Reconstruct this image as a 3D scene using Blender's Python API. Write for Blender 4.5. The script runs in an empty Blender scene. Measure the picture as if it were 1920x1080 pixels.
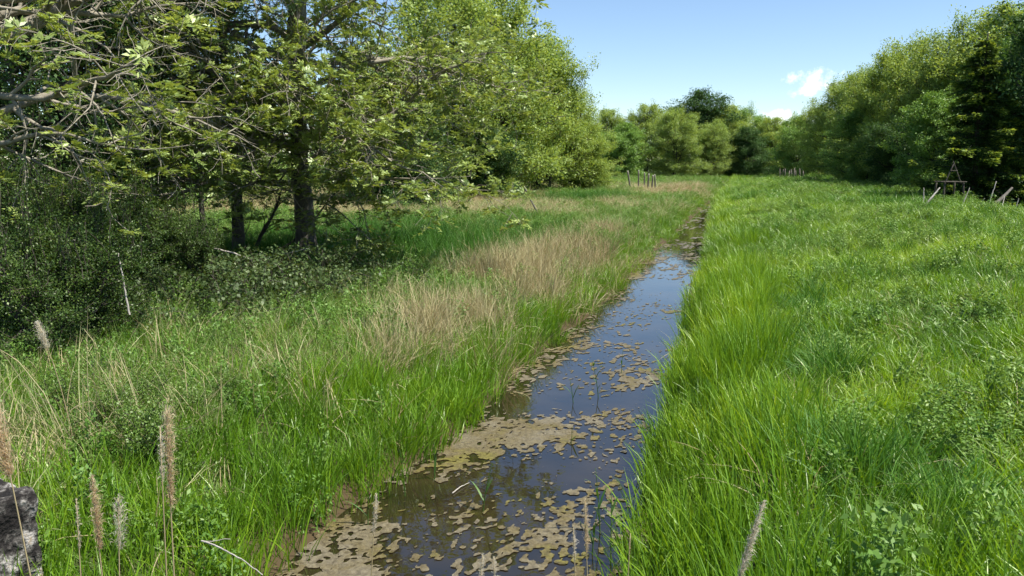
import bpy, math
import numpy as np

# ------------------------------------------------------------------ camera, sky, sun, exposure
sc = bpy.context.scene
COL = sc.collection
FPX, HZ, VPX = 1478.0, 300.0, 1415.0          # focal length, horizon row and ditch vanishing column of the 1920 px photo
PITCH = math.atan((540.0 - HZ) / FPX)
YAW = math.atan((VPX - 960.0) / (FPX / math.cos(PITCH)))
EYE = 3.0                                      # eye above the water (z = 0); the ditch runs along +Y
cam_d = bpy.data.cameras.new('camera')
cam = bpy.data.objects.new('camera', cam_d)
COL.objects.link(cam)
cam.location = (0, 0, EYE)
cam.rotation_euler = (math.pi / 2 - PITCH, 0, YAW)
cam_d.sensor_width = 36.0
cam_d.lens = 36.0 * FPX / 1920.0
cam_d.clip_start = 0.05
cam_d.clip_end = 4000
sc.camera = cam

SUN_AZ = math.radians(112) - YAW                # clockwise from +Y
SUN_EL = math.radians(58)
world = bpy.data.worlds.new('World')
sc.world = world
world.use_nodes = True
wn, wl = world.node_tree.nodes, world.node_tree.links
bg = wn['Background']
bg.inputs[1].default_value = 0.086
sky = wn.new('ShaderNodeTexSky')
sky.sky_type = 'NISHITA'
sky.sun_disc = False
sky.sun_elevation = SUN_EL
sky.sun_rotation = SUN_AZ
sky.air_density = 1.0
sky.dust_density = 0.1
sky.ozone_density = 3.0
sky.altitude = 900

def wmath(op, a, b=None):
    n = wn.new('ShaderNodeMath'); n.operation = op
    for i, s in enumerate((a, b)):
        if s is None: continue
        if isinstance(s, (int, float)): n.inputs[i].default_value = s
        else: wl.new(s, n.inputs[i])
    return n.outputs[0]

def make_clouds():
    """small fair-weather cumulus low over the horizon, given by true direction"""
    tc = wn.new('ShaderNodeTexCoord')
    nz = wn.new('ShaderNodeTexNoise'); nz.inputs['Scale'].default_value = 55; nz.inputs['Detail'].default_value = 7
    nz.inputs['Roughness'].default_value = 0.62
    wl.new(tc.outputs['Generated'], nz.inputs['Vector'])
    nzc = wmath('SUBTRACT', nz.outputs[0], 0.5)
    total = None
    # azimuth (deg right of +Y), elevation, half width, half height (deg)
    for az, el, a, b in ((3.6, 5.2, 2.1, 1.0), (2.9, 4.6, 1.5, 0.55), (4.9, 4.8, 2.2, 0.55), (1.6, 3.0, 1.5, .6), (2.6, 2.4, 2.4, .5), (-70, 6, 4, 1), (75, 5, 5, 1.2), (120, 7, 6, 1.5), (-140, 6, 5, 1.2), (180, 8, 6, 1.5)):
        A, Eo = math.radians(az), math.radians(el)
        c = (math.sin(A) * math.cos(Eo), math.cos(A) * math.cos(Eo), math.sin(Eo))
        r = (math.cos(A), -math.sin(A), 0)
        u = (-math.sin(A) * math.sin(Eo), -math.cos(A) * math.sin(Eo), math.cos(Eo))
        out = []
        for v in (c, r, u):
            d = wn.new('ShaderNodeVectorMath'); d.operation = 'DOT_PRODUCT'
            wl.new(tc.outputs['Generated'], d.inputs[0]); d.inputs[1].default_value = v
            out.append(d.outputs['Value'])
        p = wmath('POWER', wmath('DIVIDE', out[1], math.radians(a)), 2.0)
        q = wmath('POWER', wmath('DIVIDE', out[2], math.radians(b)), 2.0)
        m = wmath('SUBTRACT', 0.75, wmath('ADD', p, q))
        m = wmath('ADD', m, wmath('MULTIPLY', nzc, 4.2))
        m = wmath('MULTIPLY', m, wmath('GREATER_THAN', out[0], 0.5))
        total = m if total is None else wmath('MAXIMUM', total, m)
    mr = wn.new('ShaderNodeMapRange'); mr.interpolation_type = 'SMOOTHSTEP'
    wl.new(total, mr.inputs['Value'])
    mr.inputs['From Min'].default_value = 0.0; mr.inputs['From Max'].default_value = 1.3
    mr.inputs['To Max'].default_value = 0.85
    mix = wn.new('ShaderNodeMix'); mix.data_type = 'RGBA'
    wl.new(mr.outputs[0], mix.inputs['Factor'])
    wl.new(sky.outputs[0], mix.inputs['A']); mix.inputs['B'].default_value = (9.5, 9.6, 9.8, 1)
    return mix.outputs['Result']

wl.new(make_clouds(), bg.inputs[0])

sun_d = bpy.data.lights.new('sun', 'SUN')
sun_d.energy = 4.6
sun_d.angle = math.radians(0.53)
sun_d.color = (1.0, 0.95, 0.86)
sun = bpy.data.objects.new('sun', sun_d)
COL.objects.link(sun)
sun.rotation_euler = (math.pi / 2 - SUN_EL, 0, math.pi - SUN_AZ)
sun.location = (30, 30, 60)

sc.view_settings.view_transform = 'Standard'
sc.view_settings.look = 'None'
sc.view_settings.exposure = 1.05
sc.view_settings.gamma = 1.0
sc.view_settings.use_curve_mapping = False
sc.cycles.max_bounces = 4
sc.cycles.diffuse_bounces = 3
sc.cycles.glossy_bounces = 2
sc.cycles.transmission_bounces = 3
sc.cycles.use_adaptive_sampling = True
sc.cycles.adaptive_threshold = 0.03
sc.cycles.caustics_reflective = False
sc.cycles.caustics_refractive = False
sc.cycles.use_denoising = True

# ------------------------------------------------------------------ helpers
RNG = np.random.default_rng(11)
CY, SY = math.cos(YAW), math.sin(YAW)

def at(px, py, z):
    """point at height z seen at photo pixel (px, py) of the 1920x1080 frame"""
    x, y = px - 960.0, 540.0 - py
    f = FPX * math.cos(PITCH) + y * math.sin(PITCH)
    u = y * math.cos(PITCH) - FPX * math.sin(PITCH)
    k = (z - EYE) / u
    return world_xy(f * k, x * k)

def world_xy(f, r):
    return np.array([r * CY - f * SY, f * CY + r * SY])

def fwd_right(x, y):
    return -x * SY + y * CY, x * CY + y * SY

def by_depth(px, f):
    """ground position at horizontal distance f ahead, in picture column px"""
    return world_xy(f, (px - 960.0) / FPX * f)

def pt(px, py, f):
    """point at horizontal distance f ahead, seen at photo pixel (px, py)"""
    x, y = px - 960.0, 540.0 - py
    fc = FPX * math.cos(PITCH) + y * math.sin(PITCH)
    u = y * math.cos(PITCH) - FPX * math.sin(PITCH)
    w = world_xy(f, x * f / fc)
    return np.array([w[0], w[1], EYE + u * f / fc])

def norm(a):
    a = np.asarray(a, float)
    return a / np.maximum(np.linalg.norm(a, axis=-1, keepdims=True), 1e-9)

_H = np.random.default_rng(5).random((256, 256))
def vnoise(x, y):
    x, y = np.asarray(x, float), np.asarray(y, float)
    xi, yi = np.floor(x).astype(int), np.floor(y).astype(int)
    fx, fy = x - xi, y - yi
    fx, fy = fx * fx * (3 - 2 * fx), fy * fy * (3 - 2 * fy)
    a, b = _H[xi % 256, yi % 256], _H[(xi + 1) % 256, yi % 256]
    c, d = _H[xi % 256, (yi + 1) % 256], _H[(xi + 1) % 256, (yi + 1) % 256]
    return (a * (1 - fx) + b * fx) * (1 - fy) + (c * (1 - fx) + d * fx) * fy

def fbm(x, y, o=4):
    s, a, t = 0, 1.0, 0
    for i in range(o):
        s = s + a * vnoise(x * 2 ** i + 17.3 * i, y * 2 ** i + 9.1 * i); t += a; a *= 0.55
    return s / t

def sstep(a, b, x):
    t = np.clip((x - a) / (b - a), 0, 1)
    return t * t * (3 - 2 * t)

LEFT0, RIGHT0 = -3.15, -0.72                    # water edges
def edge_l(y): return LEFT0 + np.interp(y, [7, 16], [0, .18]) + 0.22 * (fbm(y * 0.55, 3.3 + 0 * y, 3) - 0.5) * 2 * np.interp(y, [0, 30, 60], [1, .6, .15])
def edge_r(y): return LEFT0 + np.interp(y, [0, 6, 10, 15, 22, 32, 48, 62, 100], [2.6, 2.5, 2.35, 2.15, 1.95, 1.6, .85, .25, .12]) + 0.14 * (fbm(y * 0.5, 8.8 + 0 * y, 3) - 0.5) * 2 * np.interp(y, [0, 30, 60], [1, .8, .25])

def ground_z(x, y):
    x, y = np.asarray(x, float), np.asarray(y, float)
    el, er = edge_l(y), edge_r(y)
    n = (fbm(x * 0.35, y * 0.35, 4) - 0.5)
    left = 0.10 * sstep(0, 0.15, el - x) + 0.40 * sstep(0.1, 1.5, el - x) + 0.12 * sstep(2, 9, el - x) + 0.22 * n * sstep(0.3, 2, el - x)
    far = sstep(12, 30, y)
    right = (0.16 - .06 * far) * sstep(0, 0.15, x - er) + 0.52 * sstep(0.05, 1.1 + 1.2 * far, x - er) + 0.52 * sstep(1.0, 7.0, x - er)
    right = right - 0.62 * sstep(8.2, 11.5, x) + 0.26 * n * sstep(0.3, 2, x - er)
    bed = -0.45 * sstep(0, 0.5, np.minimum(x - el, er - x))
    out = np.where(x < el, left, np.where(x > er, right, bed))
    fill = sstep(85, 105, y)                    # the ditch fades out before the far trees
    return out * (1 - fill) + 0.7 * fill

class MB:
    """collects geometry for ONE mesh object"""
    def __init__(s): s.v, s.q, s.t, s.n, s.a = [], [], [], 0, []
    def add(s, v, q=None, t=None, tint=0.5):
        v = np.asarray(v, float).reshape(-1, 3)
        if q is not None and len(q): s.q.append(np.asarray(q, int).reshape(-1, 4) + s.n)
        if t is not None and len(t): s.t.append(np.asarray(t, int).reshape(-1, 3) + s.n)
        s.v.append(v); s.n += len(v)
        s.a.append(np.broadcast_to(np.asarray(tint, float), (len(v),)))
    def tube(s, pts, rad, k=6, tint=0.5, cap=True):
        pts, rad = np.asarray(pts, float), np.asarray(rad, float)
        n = len(pts)
        tg = np.empty_like(pts); tg[1:-1] = pts[2:] - pts[:-2]; tg[0] = pts[1] - pts[0]; tg[-1] = pts[-1] - pts[-2]
        tg = norm(tg)
        ref = np.array([0.31, 0.95, 0.1]) if abs(tg[:, 2]).mean() > 0.7 else np.array([0.05, 0.1, 1.0])
        u = norm(np.cross(tg, ref)); w = np.cross(tg, u)
        a = np.arange(k) * 2 * math.pi / k
        ring = pts[:, None] + rad[:, None, None] * (u[:, None] * np.cos(a)[None, :, None] + w[:, None] * np.sin(a)[None, :, None])
        i = (np.arange(n - 1)[:, None] * k + np.arange(k)[None]).ravel()
        j = (np.arange(n - 1)[:, None] * k + (np.arange(k)[None] + 1) % k).ravel()
        q = np.stack([i, j, j + k, i + k], 1)
        v = ring.reshape(-1, 3)
        t = None
        if cap:
            v = np.vstack([v, pts[-1] + tg[-1] * rad[-1] * 0.5]); b = (n - 1) * k; e = n * k
            t = [[b + m, b + (m + 1) % k, e] for m in range(k)]
        s.add(v, q, t, tint)
    def box(s, c, d, R=None, tint=0.5):
        v = np.array([[x, y, z] for x in (-.5, .5) for y in (-.5, .5) for z in (-.5, .5)]) * np.asarray(d)
        if R is not None: v = v @ np.asarray(R).T
        s.add(v + np.asarray(c), [[0, 1, 3, 2], [4, 6, 7, 5], [0, 4, 5, 1], [2, 3, 7, 6], [0, 2, 6, 4], [1, 5, 7, 3]], None, tint)
    def mesh(s, name, mat, smooth=True):
        me = bpy.data.meshes.new(name)
        v = np.vstack(s.v).astype(np.float32)
        q = np.vstack(s.q) if s.q else np.zeros((0, 4), int)
        t = np.vstack(s.t) if s.t else np.zeros((0, 3), int)
        me.vertices.add(len(v)); me.vertices.foreach_set('co', v.ravel())
        li = np.concatenate([q.ravel(), t.ravel()]).astype(np.int32)
        me.loops.add(len(li)); me.loops.foreach_set('vertex_index', li)
        me.polygons.add(len(q) + len(t))
        ls = np.concatenate([np.arange(len(q)) * 4, len(q) * 4 + np.arange(len(t)) * 3]).astype(np.int32)
        me.polygons.foreach_set('loop_start', ls)
        me.update(calc_edges=True)
        if smooth: me.polygons.foreach_set('use_smooth', np.ones(len(q) + len(t), bool))
        at_ = me.attributes.new('tint', 'FLOAT', 'POINT')
        at_.data.foreach_set('value', np.concatenate(s.a).astype(np.float32))
        if mat: me.materials.append(mat)
        me.validate()
        return me
    def build(s, name, mat, parent=None, smooth=True):
        return link(name, s.mesh(name, mat, smooth), parent)

def link(name, me, parent=None):
    o = bpy.data.objects.new(name, me); COL.objects.link(o)
    if parent is not None: o.parent = parent
    return o

def tag(o, label=None, cat=None, group=None, kind=None):
    if label: o['label'] = label
    if cat: o['category'] = cat
    if group: o['group'] = group
    if kind: o['kind'] = kind
    return o

def empty(name, loc, rz=0, s=1.0):
    o = bpy.data.objects.new(name, None); COL.objects.link(o)
    o.location = loc; o.rotation_euler = (0, 0, rz); o.scale = (s, s, s) if np.isscalar(s) else s
    o.empty_display_size = 0.2
    return o

# ------------------------------------------------------------------ materials
def new_mat(name):
    m = bpy.data.materials.new(name); m.use_nodes = True
    m.node_tree.nodes.clear()
    return m, m.node_tree.nodes, m.node_tree.links

def ramp(n, cols):
    r = n.new('ShaderNodeValToRGB')
    e = r.color_ramp.elements
    while len(e) < len(cols): e.new(0.5)
    for i, (p, c) in enumerate(cols):
        e[i].position = p; e[i].color = (*c, 1)
    return r

def leaf_mat(name, cols, trans=0.45, gloss=0.10, rough=0.38, instanced=False, warm=(1.25, 1.1, 0.5)):
    """thin leaf: diffuse + light coming through + a waxy sheen; colour differs from leaf to leaf"""
    m, n, l = new_mat(name)
    a = n.new('ShaderNodeAttribute'); a.attribute_name = 'tint'
    fac = a.outputs['Fac']
    if instanced:
        b = n.new('ShaderNodeAttribute'); b.attribute_type = 'INSTANCER'; b.attribute_name = 'shade'
        mx = n.new('ShaderNodeMath'); mx.operation = 'MULTIPLY_ADD'
        l.new(fac, mx.inputs[0]); mx.inputs[1].default_value = 0.45
        sb = n.new('ShaderNodeMath'); sb.operation = 'MULTIPLY_ADD'; l.new(b.outputs['Fac'], sb.inputs[0]); sb.inputs[1].default_value = 0.75; sb.inputs[2].default_value = -0.1
        l.new(sb.outputs[0], mx.inputs[2]); fac = mx.outputs[0]
    r = ramp(n, cols); l.new(fac, r.inputs[0])
    d = n.new('ShaderNodeBsdfDiffuse'); l.new(r.outputs[0], d.inputs[0])
    tr = n.new('ShaderNodeBsdfTranslucent')
    tm = n.new('ShaderNodeMix'); tm.data_type = 'RGBA'; tm.blend_type = 'MULTIPLY'; tm.inputs['Factor'].default_value = 1
    l.new(r.outputs[0], tm.inputs['A']); tm.inputs['B'].default_value = (*warm, 1); l.new(tm.outputs['Result'], tr.inputs[0])
    m1 = n.new('ShaderNodeMixShader'); m1.inputs[0].default_value = trans; l.new(d.outputs[0], m1.inputs[1]); l.new(tr.outputs[0], m1.inputs[2])
    g = n.new('ShaderNodeBsdfGlossy'); g.inputs['Roughness'].default_value = rough + 0.1; g.inputs[0].default_value = (0.85, 0.9, 0.75, 1)
    fr = n.new('ShaderNodeLayerWeight'); fr.inputs[0].default_value = 0.25
    fm = n.new('ShaderNodeMath'); fm.operation = 'MULTIPLY_ADD'; l.new(fr.outputs['Fresnel'], fm.inputs[0]); fm.inputs[1].default_value = gloss * 0.8; fm.inputs[2].default_value = gloss * 0.3
    m2 = n.new('ShaderNodeMixShader'); l.new(fm.outputs[0], m2.inputs[0]); l.new(m1.outputs[0], m2.inputs[1]); l.new(g.outputs[0], m2.inputs[2])
    o = n.new('ShaderNodeOutputMaterial'); l.new(m2.outputs[0], o.inputs[0])
    return m

def rough_mat(name, cols, scale=4.0, detail=6, rough=0.9, bump=0.4, bscale=None, stretch=(1, 1, 1), dist=0.02):
    m, n, l = new_mat(name)
    tc = n.new('ShaderNodeTexCoord'); mp = n.new('ShaderNodeMapping'); mp.inputs['Scale'].default_value = stretch
    l.new(tc.outputs['Object'], mp.inputs[0])
    z = n.new('ShaderNodeTexNoise'); z.inputs['Scale'].default_value = scale; z.inputs['Detail'].default_value = detail; z.inputs['Roughness'].default_value = 0.65
    l.new(mp.outputs[0], z.inputs['Vector'])
    r = ramp(n, cols); l.new(z.outputs[0], r.inputs[0])
    b = n.new('ShaderNodeBump'); b.inputs['Strength'].default_value = bump; b.inputs['Distance'].default_value = dist
    z2 = n.new('ShaderNodeTexNoise'); z2.inputs['Scale'].default_value = bscale or scale * 4; z2.inputs['Detail'].default_value = 5
    l.new(mp.outputs[0], z2.inputs['Vector']); l.new(z2.outputs[0], b.inputs['Height'])
    p = n.new('ShaderNodeBsdfPrincipled'); p.inputs['Roughness'].default_value = rough
    p.inputs['Specular IOR Level'].default_value = 0.25
    l.new(r.outputs[0], p.inputs['Base Color']); l.new(b.outputs[0], p.inputs['Normal'])
    o = n.new('ShaderNodeOutputMaterial'); l.new(p.outputs[0], o.inputs[0])
    return m

M = {}
M['soil'] = rough_mat('meadow_soil', [(0.25, (0.030, 0.030, 0.012)), (0.5, (0.045, 0.065, 0.016)), (0.75, (0.10, 0.085, 0.045))], 1.6, 8, 0.95, 0.8, 9, dist=0.05)
def add_mud(m):
    n, l = m.node_tree.nodes, m.node_tree.links
    p = next(x for x in n if x.type == 'BSDF_PRINCIPLED'); src = p.inputs['Base Color'].links[0].from_socket
    g = n.new('ShaderNodeNewGeometry'); sp = n.new('ShaderNodeSeparateXYZ'); l.new(g.outputs['Position'], sp.inputs[0])
    z = n.new('ShaderNodeTexNoise'); z.inputs['Scale'].default_value = 5; l.new(g.outputs['Position'], z.inputs['Vector'])
    a = n.new('ShaderNodeMath'); a.operation = 'MULTIPLY_ADD'; l.new(z.outputs[0], a.inputs[0]); a.inputs[1].default_value = .25; l.new(sp.outputs['Z'], a.inputs[2])
    r = n.new('ShaderNodeMapRange'); l.new(a.outputs[0], r.inputs['Value']); r.inputs['From Min'].default_value = .34; r.inputs['From Max'].default_value = .2
    c = n.new('ShaderNodeMix'); c.data_type = 'RGBA'; l.new(r.outputs[0], c.inputs['Factor']); l.new(src, c.inputs['A']); c.inputs['B'].default_value = (0.060, 0.042, 0.020, 1)
    l.new(c.outputs['Result'], p.inputs['Base Color'])
add_mud(M['soil'])
M['bark'] = rough_mat('ash_bark', [(0.3, (0.045, 0.040, 0.032)), (0.55, (0.11, 0.10, 0.082)), (0.75, (0.20, 0.185, 0.15))], 7, 7, 0.9, 0.9, 22, (1, 1, 0.28), 0.03)
M['twig'] = rough_mat('grey_twig', [(0.3, (0.13, 0.115, 0.085)), (0.6, (0.27, 0.245, 0.19)), (0.8, (0.26, 0.26, 0.13))], 9, 5, 0.75, 0.3, 30)
M['darkbark'] = rough_mat('dark_bark', [(0.3, (0.03, 0.026, 0.02)), (0.7, (0.085, 0.075, 0.058))], 6, 6, 0.9, 0.7, 20, (1, 1, 0.35), 0.02)
M['dead'] = rough_mat('bleached_wood', [(0.3, (0.22, 0.20, 0.17)), (0.7, (0.46, 0.43, 0.38))], 9, 6, 0.85, 0.4, 30, (1, 1, 0.4))
M['post'] = rough_mat('weathered_post', [(0.3, (0.07, 0.06, 0.05)), (0.7, (0.20, 0.18, 0.15))], 8, 6, 0.9, 0.5, 30, (1, 1, 0.2))
# leaves
M['ash'] = leaf_mat('ash_leaf', [(0.0, (0.13, 0.20, 0.045)), (0.5, (0.25, 0.34, 0.08)), (1.0, (0.40, 0.48, 0.12))], 0.42, 0.20, 0.36)
M['lime'] = leaf_mat('young_leaf', [(0.0, (0.16, 0.25, 0.05)), (0.5, (0.26, 0.37, 0.08)), (1.0, (0.38, 0.47, 0.12))], 0.50, 0.08)
M['olive'] = leaf_mat('olive_leaf', [(0.0, (0.15, 0.24, 0.06)), (0.5, (0.25, 0.36, 0.09)), (1.0, (0.36, 0.46, 0.14))], 0.50, 0.08)
M['green'] = leaf_mat('mid_green_leaf', [(0.0, (0.10, 0.20, 0.035)), (0.5, (0.17, 0.31, 0.055)), (1.0, (0.25, 0.40, 0.08))], 0.38, 0.12)
M['deep'] = leaf_mat('deep_green_leaf', [(0.0, (0.026, 0.066, 0.020)), (0.5, (0.050, 0.110, 0.031)), (1.0, (0.094, 0.171, 0.050))], 0.36, 0.05)
M['needle'] = leaf_mat('needle', [(0.0, (0.03, 0.07, 0.02)), (0.4, (0.055, 0.115, 0.03)), (0.62, (0.14, 0.21, 0.035)), (1.0, (0.28, 0.37, 0.06))], 0.45, 0.06)
M['haw'] = leaf_mat('hawthorn_leaf', [(0.0, (0.028, 0.06, 0.014)), (0.6, (0.065, 0.12, 0.024)), (1.0, (0.15, 0.22, 0.04))], 0.38, 0.08, 0.34)
M['lowleaf'] = leaf_mat('young_bush_leaf', [(0.0, (0.07, 0.14, 0.02)), (1.0, (0.16, 0.26, 0.04))], 0.4, 0.12)
M['bramble'] = leaf_mat('bramble_leaf', [(0.0, (0.03, 0.055, 0.018)), (0.6, (0.07, 0.115, 0.035)), (1.0, (0.13, 0.17, 0.06))], 0.32, 0.08, 0.38)
# grasses (instanced tufts)
M['g_fresh'] = leaf_mat('fresh_grass', [(0.0, (0.060, 0.155, 0.010)), (0.5, (0.140, 0.285, 0.015)), (0.85, (0.26, 0.42, 0.022)), (1.0, (0.36, 0.48, 0.04))], 0.44, 0.10, 0.30, True)
M['g_fine'] = leaf_mat('fine_grass', [(0.0, (0.063, 0.139, 0.025)), (0.5, (0.126, 0.239, 0.038)), (0.85, (0.227, 0.315, 0.076)), (1.0, (0.340, 0.353, 0.139))], 0.38, 0.08, 0.40, True)
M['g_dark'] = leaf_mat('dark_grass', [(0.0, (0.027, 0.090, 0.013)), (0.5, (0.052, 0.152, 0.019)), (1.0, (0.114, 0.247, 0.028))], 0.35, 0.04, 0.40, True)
M['g_dry'] = leaf_mat('dry_grass', [(0.0, (0.26, 0.175, 0.085)), (0.35, (0.36, 0.295, 0.15)), (0.75, (0.47, 0.41, 0.235)), (1.0, (0.40, 0.42, 0.20))], 0.28, 0.05, 0.40, True, (1.1, 1.0, .85))
M['g_herb'] = leaf_mat('herb_leaf', [(0.0, (0.061, 0.149, 0.022)), (0.5, (0.115, 0.230, 0.035)), (1.0, (0.203, 0.310, 0.061))], 0.35, 0.10, 0.40, True)
M['plume'] = leaf_mat('reed_plume', [(0.0, (0.42, 0.31, 0.18)), (0.5, (0.64, 0.52, 0.34)), (1.0, (0.78, 0.70, 0.53))], 0.60, 0.04, 0.5, False, (1.1, 1, .85))
M['plume_pale'] = leaf_mat('pale_reed_plume', [(0.0, (0.55, 0.49, 0.39)), (0.5, (0.70, 0.65, 0.54)), (1.0, (0.82, 0.78, 0.68))], 0.60, 0.04, 0.5, False, (1.1, 1, .9))
M['straw'] = leaf_mat('straw', [(0.0, (0.25, 0.19, 0.10)), (1.0, (0.42, 0.35, 0.20))], 0.15, 0.15, 0.45, False, (1.1, 1, .85))

def water_mat():
    m, n, l = new_mat('ditch_water')
    tc = n.new('ShaderNodeTexCoord')
    z = n.new('ShaderNodeTexNoise'); z.inputs['Scale'].default_value = 1.1; z.inputs['Detail'].default_value = 4
    l.new(tc.outputs['Object'], z.inputs['Vector'])
    r = ramp(n, [(0.3, (0.008, 0.007, 0.004)), (0.7, (0.030, 0.022, 0.010))]); l.new(z.outputs[0], r.inputs[0])
    w = n.new('ShaderNodeTexNoise'); w.inputs['Scale'].default_value = 6; w.inputs['Detail'].default_value = 2
    l.new(tc.outputs['Object'], w.inputs['Vector'])
    b = n.new('ShaderNodeBump'); b.inputs['Strength'].default_value = 0.05; b.inputs['Distance'].default_value = 0.02; l.new(w.outputs[0], b.inputs['Height'])
    p = n.new('ShaderNodeBsdfPrincipled'); p.inputs['Roughness'].default_value = 0.02; p.inputs['IOR'].default_value = 1.9
    l.new(r.outputs[0], p.inputs['Base Color']); l.new(b.outputs[0], p.inputs['Normal'])
    o = n.new('ShaderNodeOutputMaterial'); l.new(p.outputs[0], o.inputs[0])
    return m
M['water'] = water_mat()
def algae_mat():
    m, n, l = new_mat('floating_algae')
    tc = n.new('ShaderNodeTexCoord')
    def nz(sc_, d):
        z = n.new('ShaderNodeTexNoise'); z.inputs['Scale'].default_value = sc_; z.inputs['Detail'].default_value = d; z.inputs['Roughness'].default_value = .7
        l.new(tc.outputs['Object'], z.inputs['Vector']); return z.outputs[0]
    hue = ramp(n, [(0.36, (0.17, 0.15, 0.035)), (0.46, (0.15, 0.12, 0.055)), (0.58, (0.19, 0.165, 0.11))]); l.new(nz(1.3, 4), hue.inputs[0])
    val = ramp(n, [(0.32, (0.32, 0.29, 0.25)), (0.50, (0.85, 0.83, 0.80)), (0.70, (1.25, 1.25, 1.22))]); l.new(nz(24, 10), val.inputs[0])
    mx = n.new('ShaderNodeMix'); mx.data_type = 'RGBA'; mx.blend_type = 'MULTIPLY'; mx.inputs['Factor'].default_value = 1
    l.new(hue.outputs[0], mx.inputs['A']); l.new(val.outputs[0], mx.inputs['B'])
    b = n.new('ShaderNodeBump'); b.inputs['Strength'].default_value = 1; b.inputs['Distance'].default_value = .02; l.new(nz(45, 6), b.inputs['Height'])
    p = n.new('ShaderNodeBsdfPrincipled'); p.inputs['Roughness'].default_value = .42; p.inputs['IOR'].default_value = 1.45
    l.new(mx.outputs['Result'], p.inputs['Base Color']); l.new(b.outputs[0], p.inputs['Normal'])
    o = n.new('ShaderNodeOutputMaterial'); l.new(p.outputs[0], o.inputs[0])
    return m
M['algae'] = algae_mat()
M['concrete'] = rough_mat('old_concrete', [(0.47, (0.015, 0.013, 0.012)), (0.54, (0.08, 0.074, 0.066)), (0.60, (0.32, 0.305, 0.28)), (0.70, (0.20, 0.14, 0.06))], 7.5, 9, 0.95, 0.9, 30, dist=0.03)  # dark stain blotches, widened to stand in for missing shade on the front face

# ------------------------------------------------------------------ the setting: ground and water
def grid_mesh(xs, ys, zf):
    X, Y = np.meshgrid(xs, ys)
    v = np.stack([X.ravel(), Y.ravel(), zf(X, Y).ravel()], 1)
    w = len(xs)
    i = (np.arange(len(ys) - 1)[:, None] * w + np.arange(w - 1)[None]).ravel()
    return v, np.stack([i, i + 1, i + w + 1, i + w], 1)

xs = np.concatenate([[-900, -400, -200, -120, -80], np.arange(-60, -14, 2.0), np.arange(-14, -5, 0.5), np.arange(-5, 2, 0.12), np.arange(2, 14, 0.5), np.arange(14, 60, 2.0), [60, 90, 150, 300, 900]])
ys = np.concatenate([[-300, -100, -40], np.arange(-20, 0, 2.0), np.arange(0, 30, 0.3), np.arange(30, 110, 1.0), [110, 115, 125, 140, 170, 220, 320, 500, 900, 1500]])
mb = MB(); mb.add(*grid_mesh(xs, ys, ground_z))
tag(mb.build('ground', M['soil']), kind='structure')
mb = MB()
wy = np.concatenate([np.arange(-20, 20, 1.0), np.arange(20, 104, 4.0)])
mb.add(*grid_mesh(np.linspace(-3.9, 0.0, 9), wy, lambda X, Y: 0 * X))
tag(mb.build('water', M['water']), kind='structure')

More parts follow.
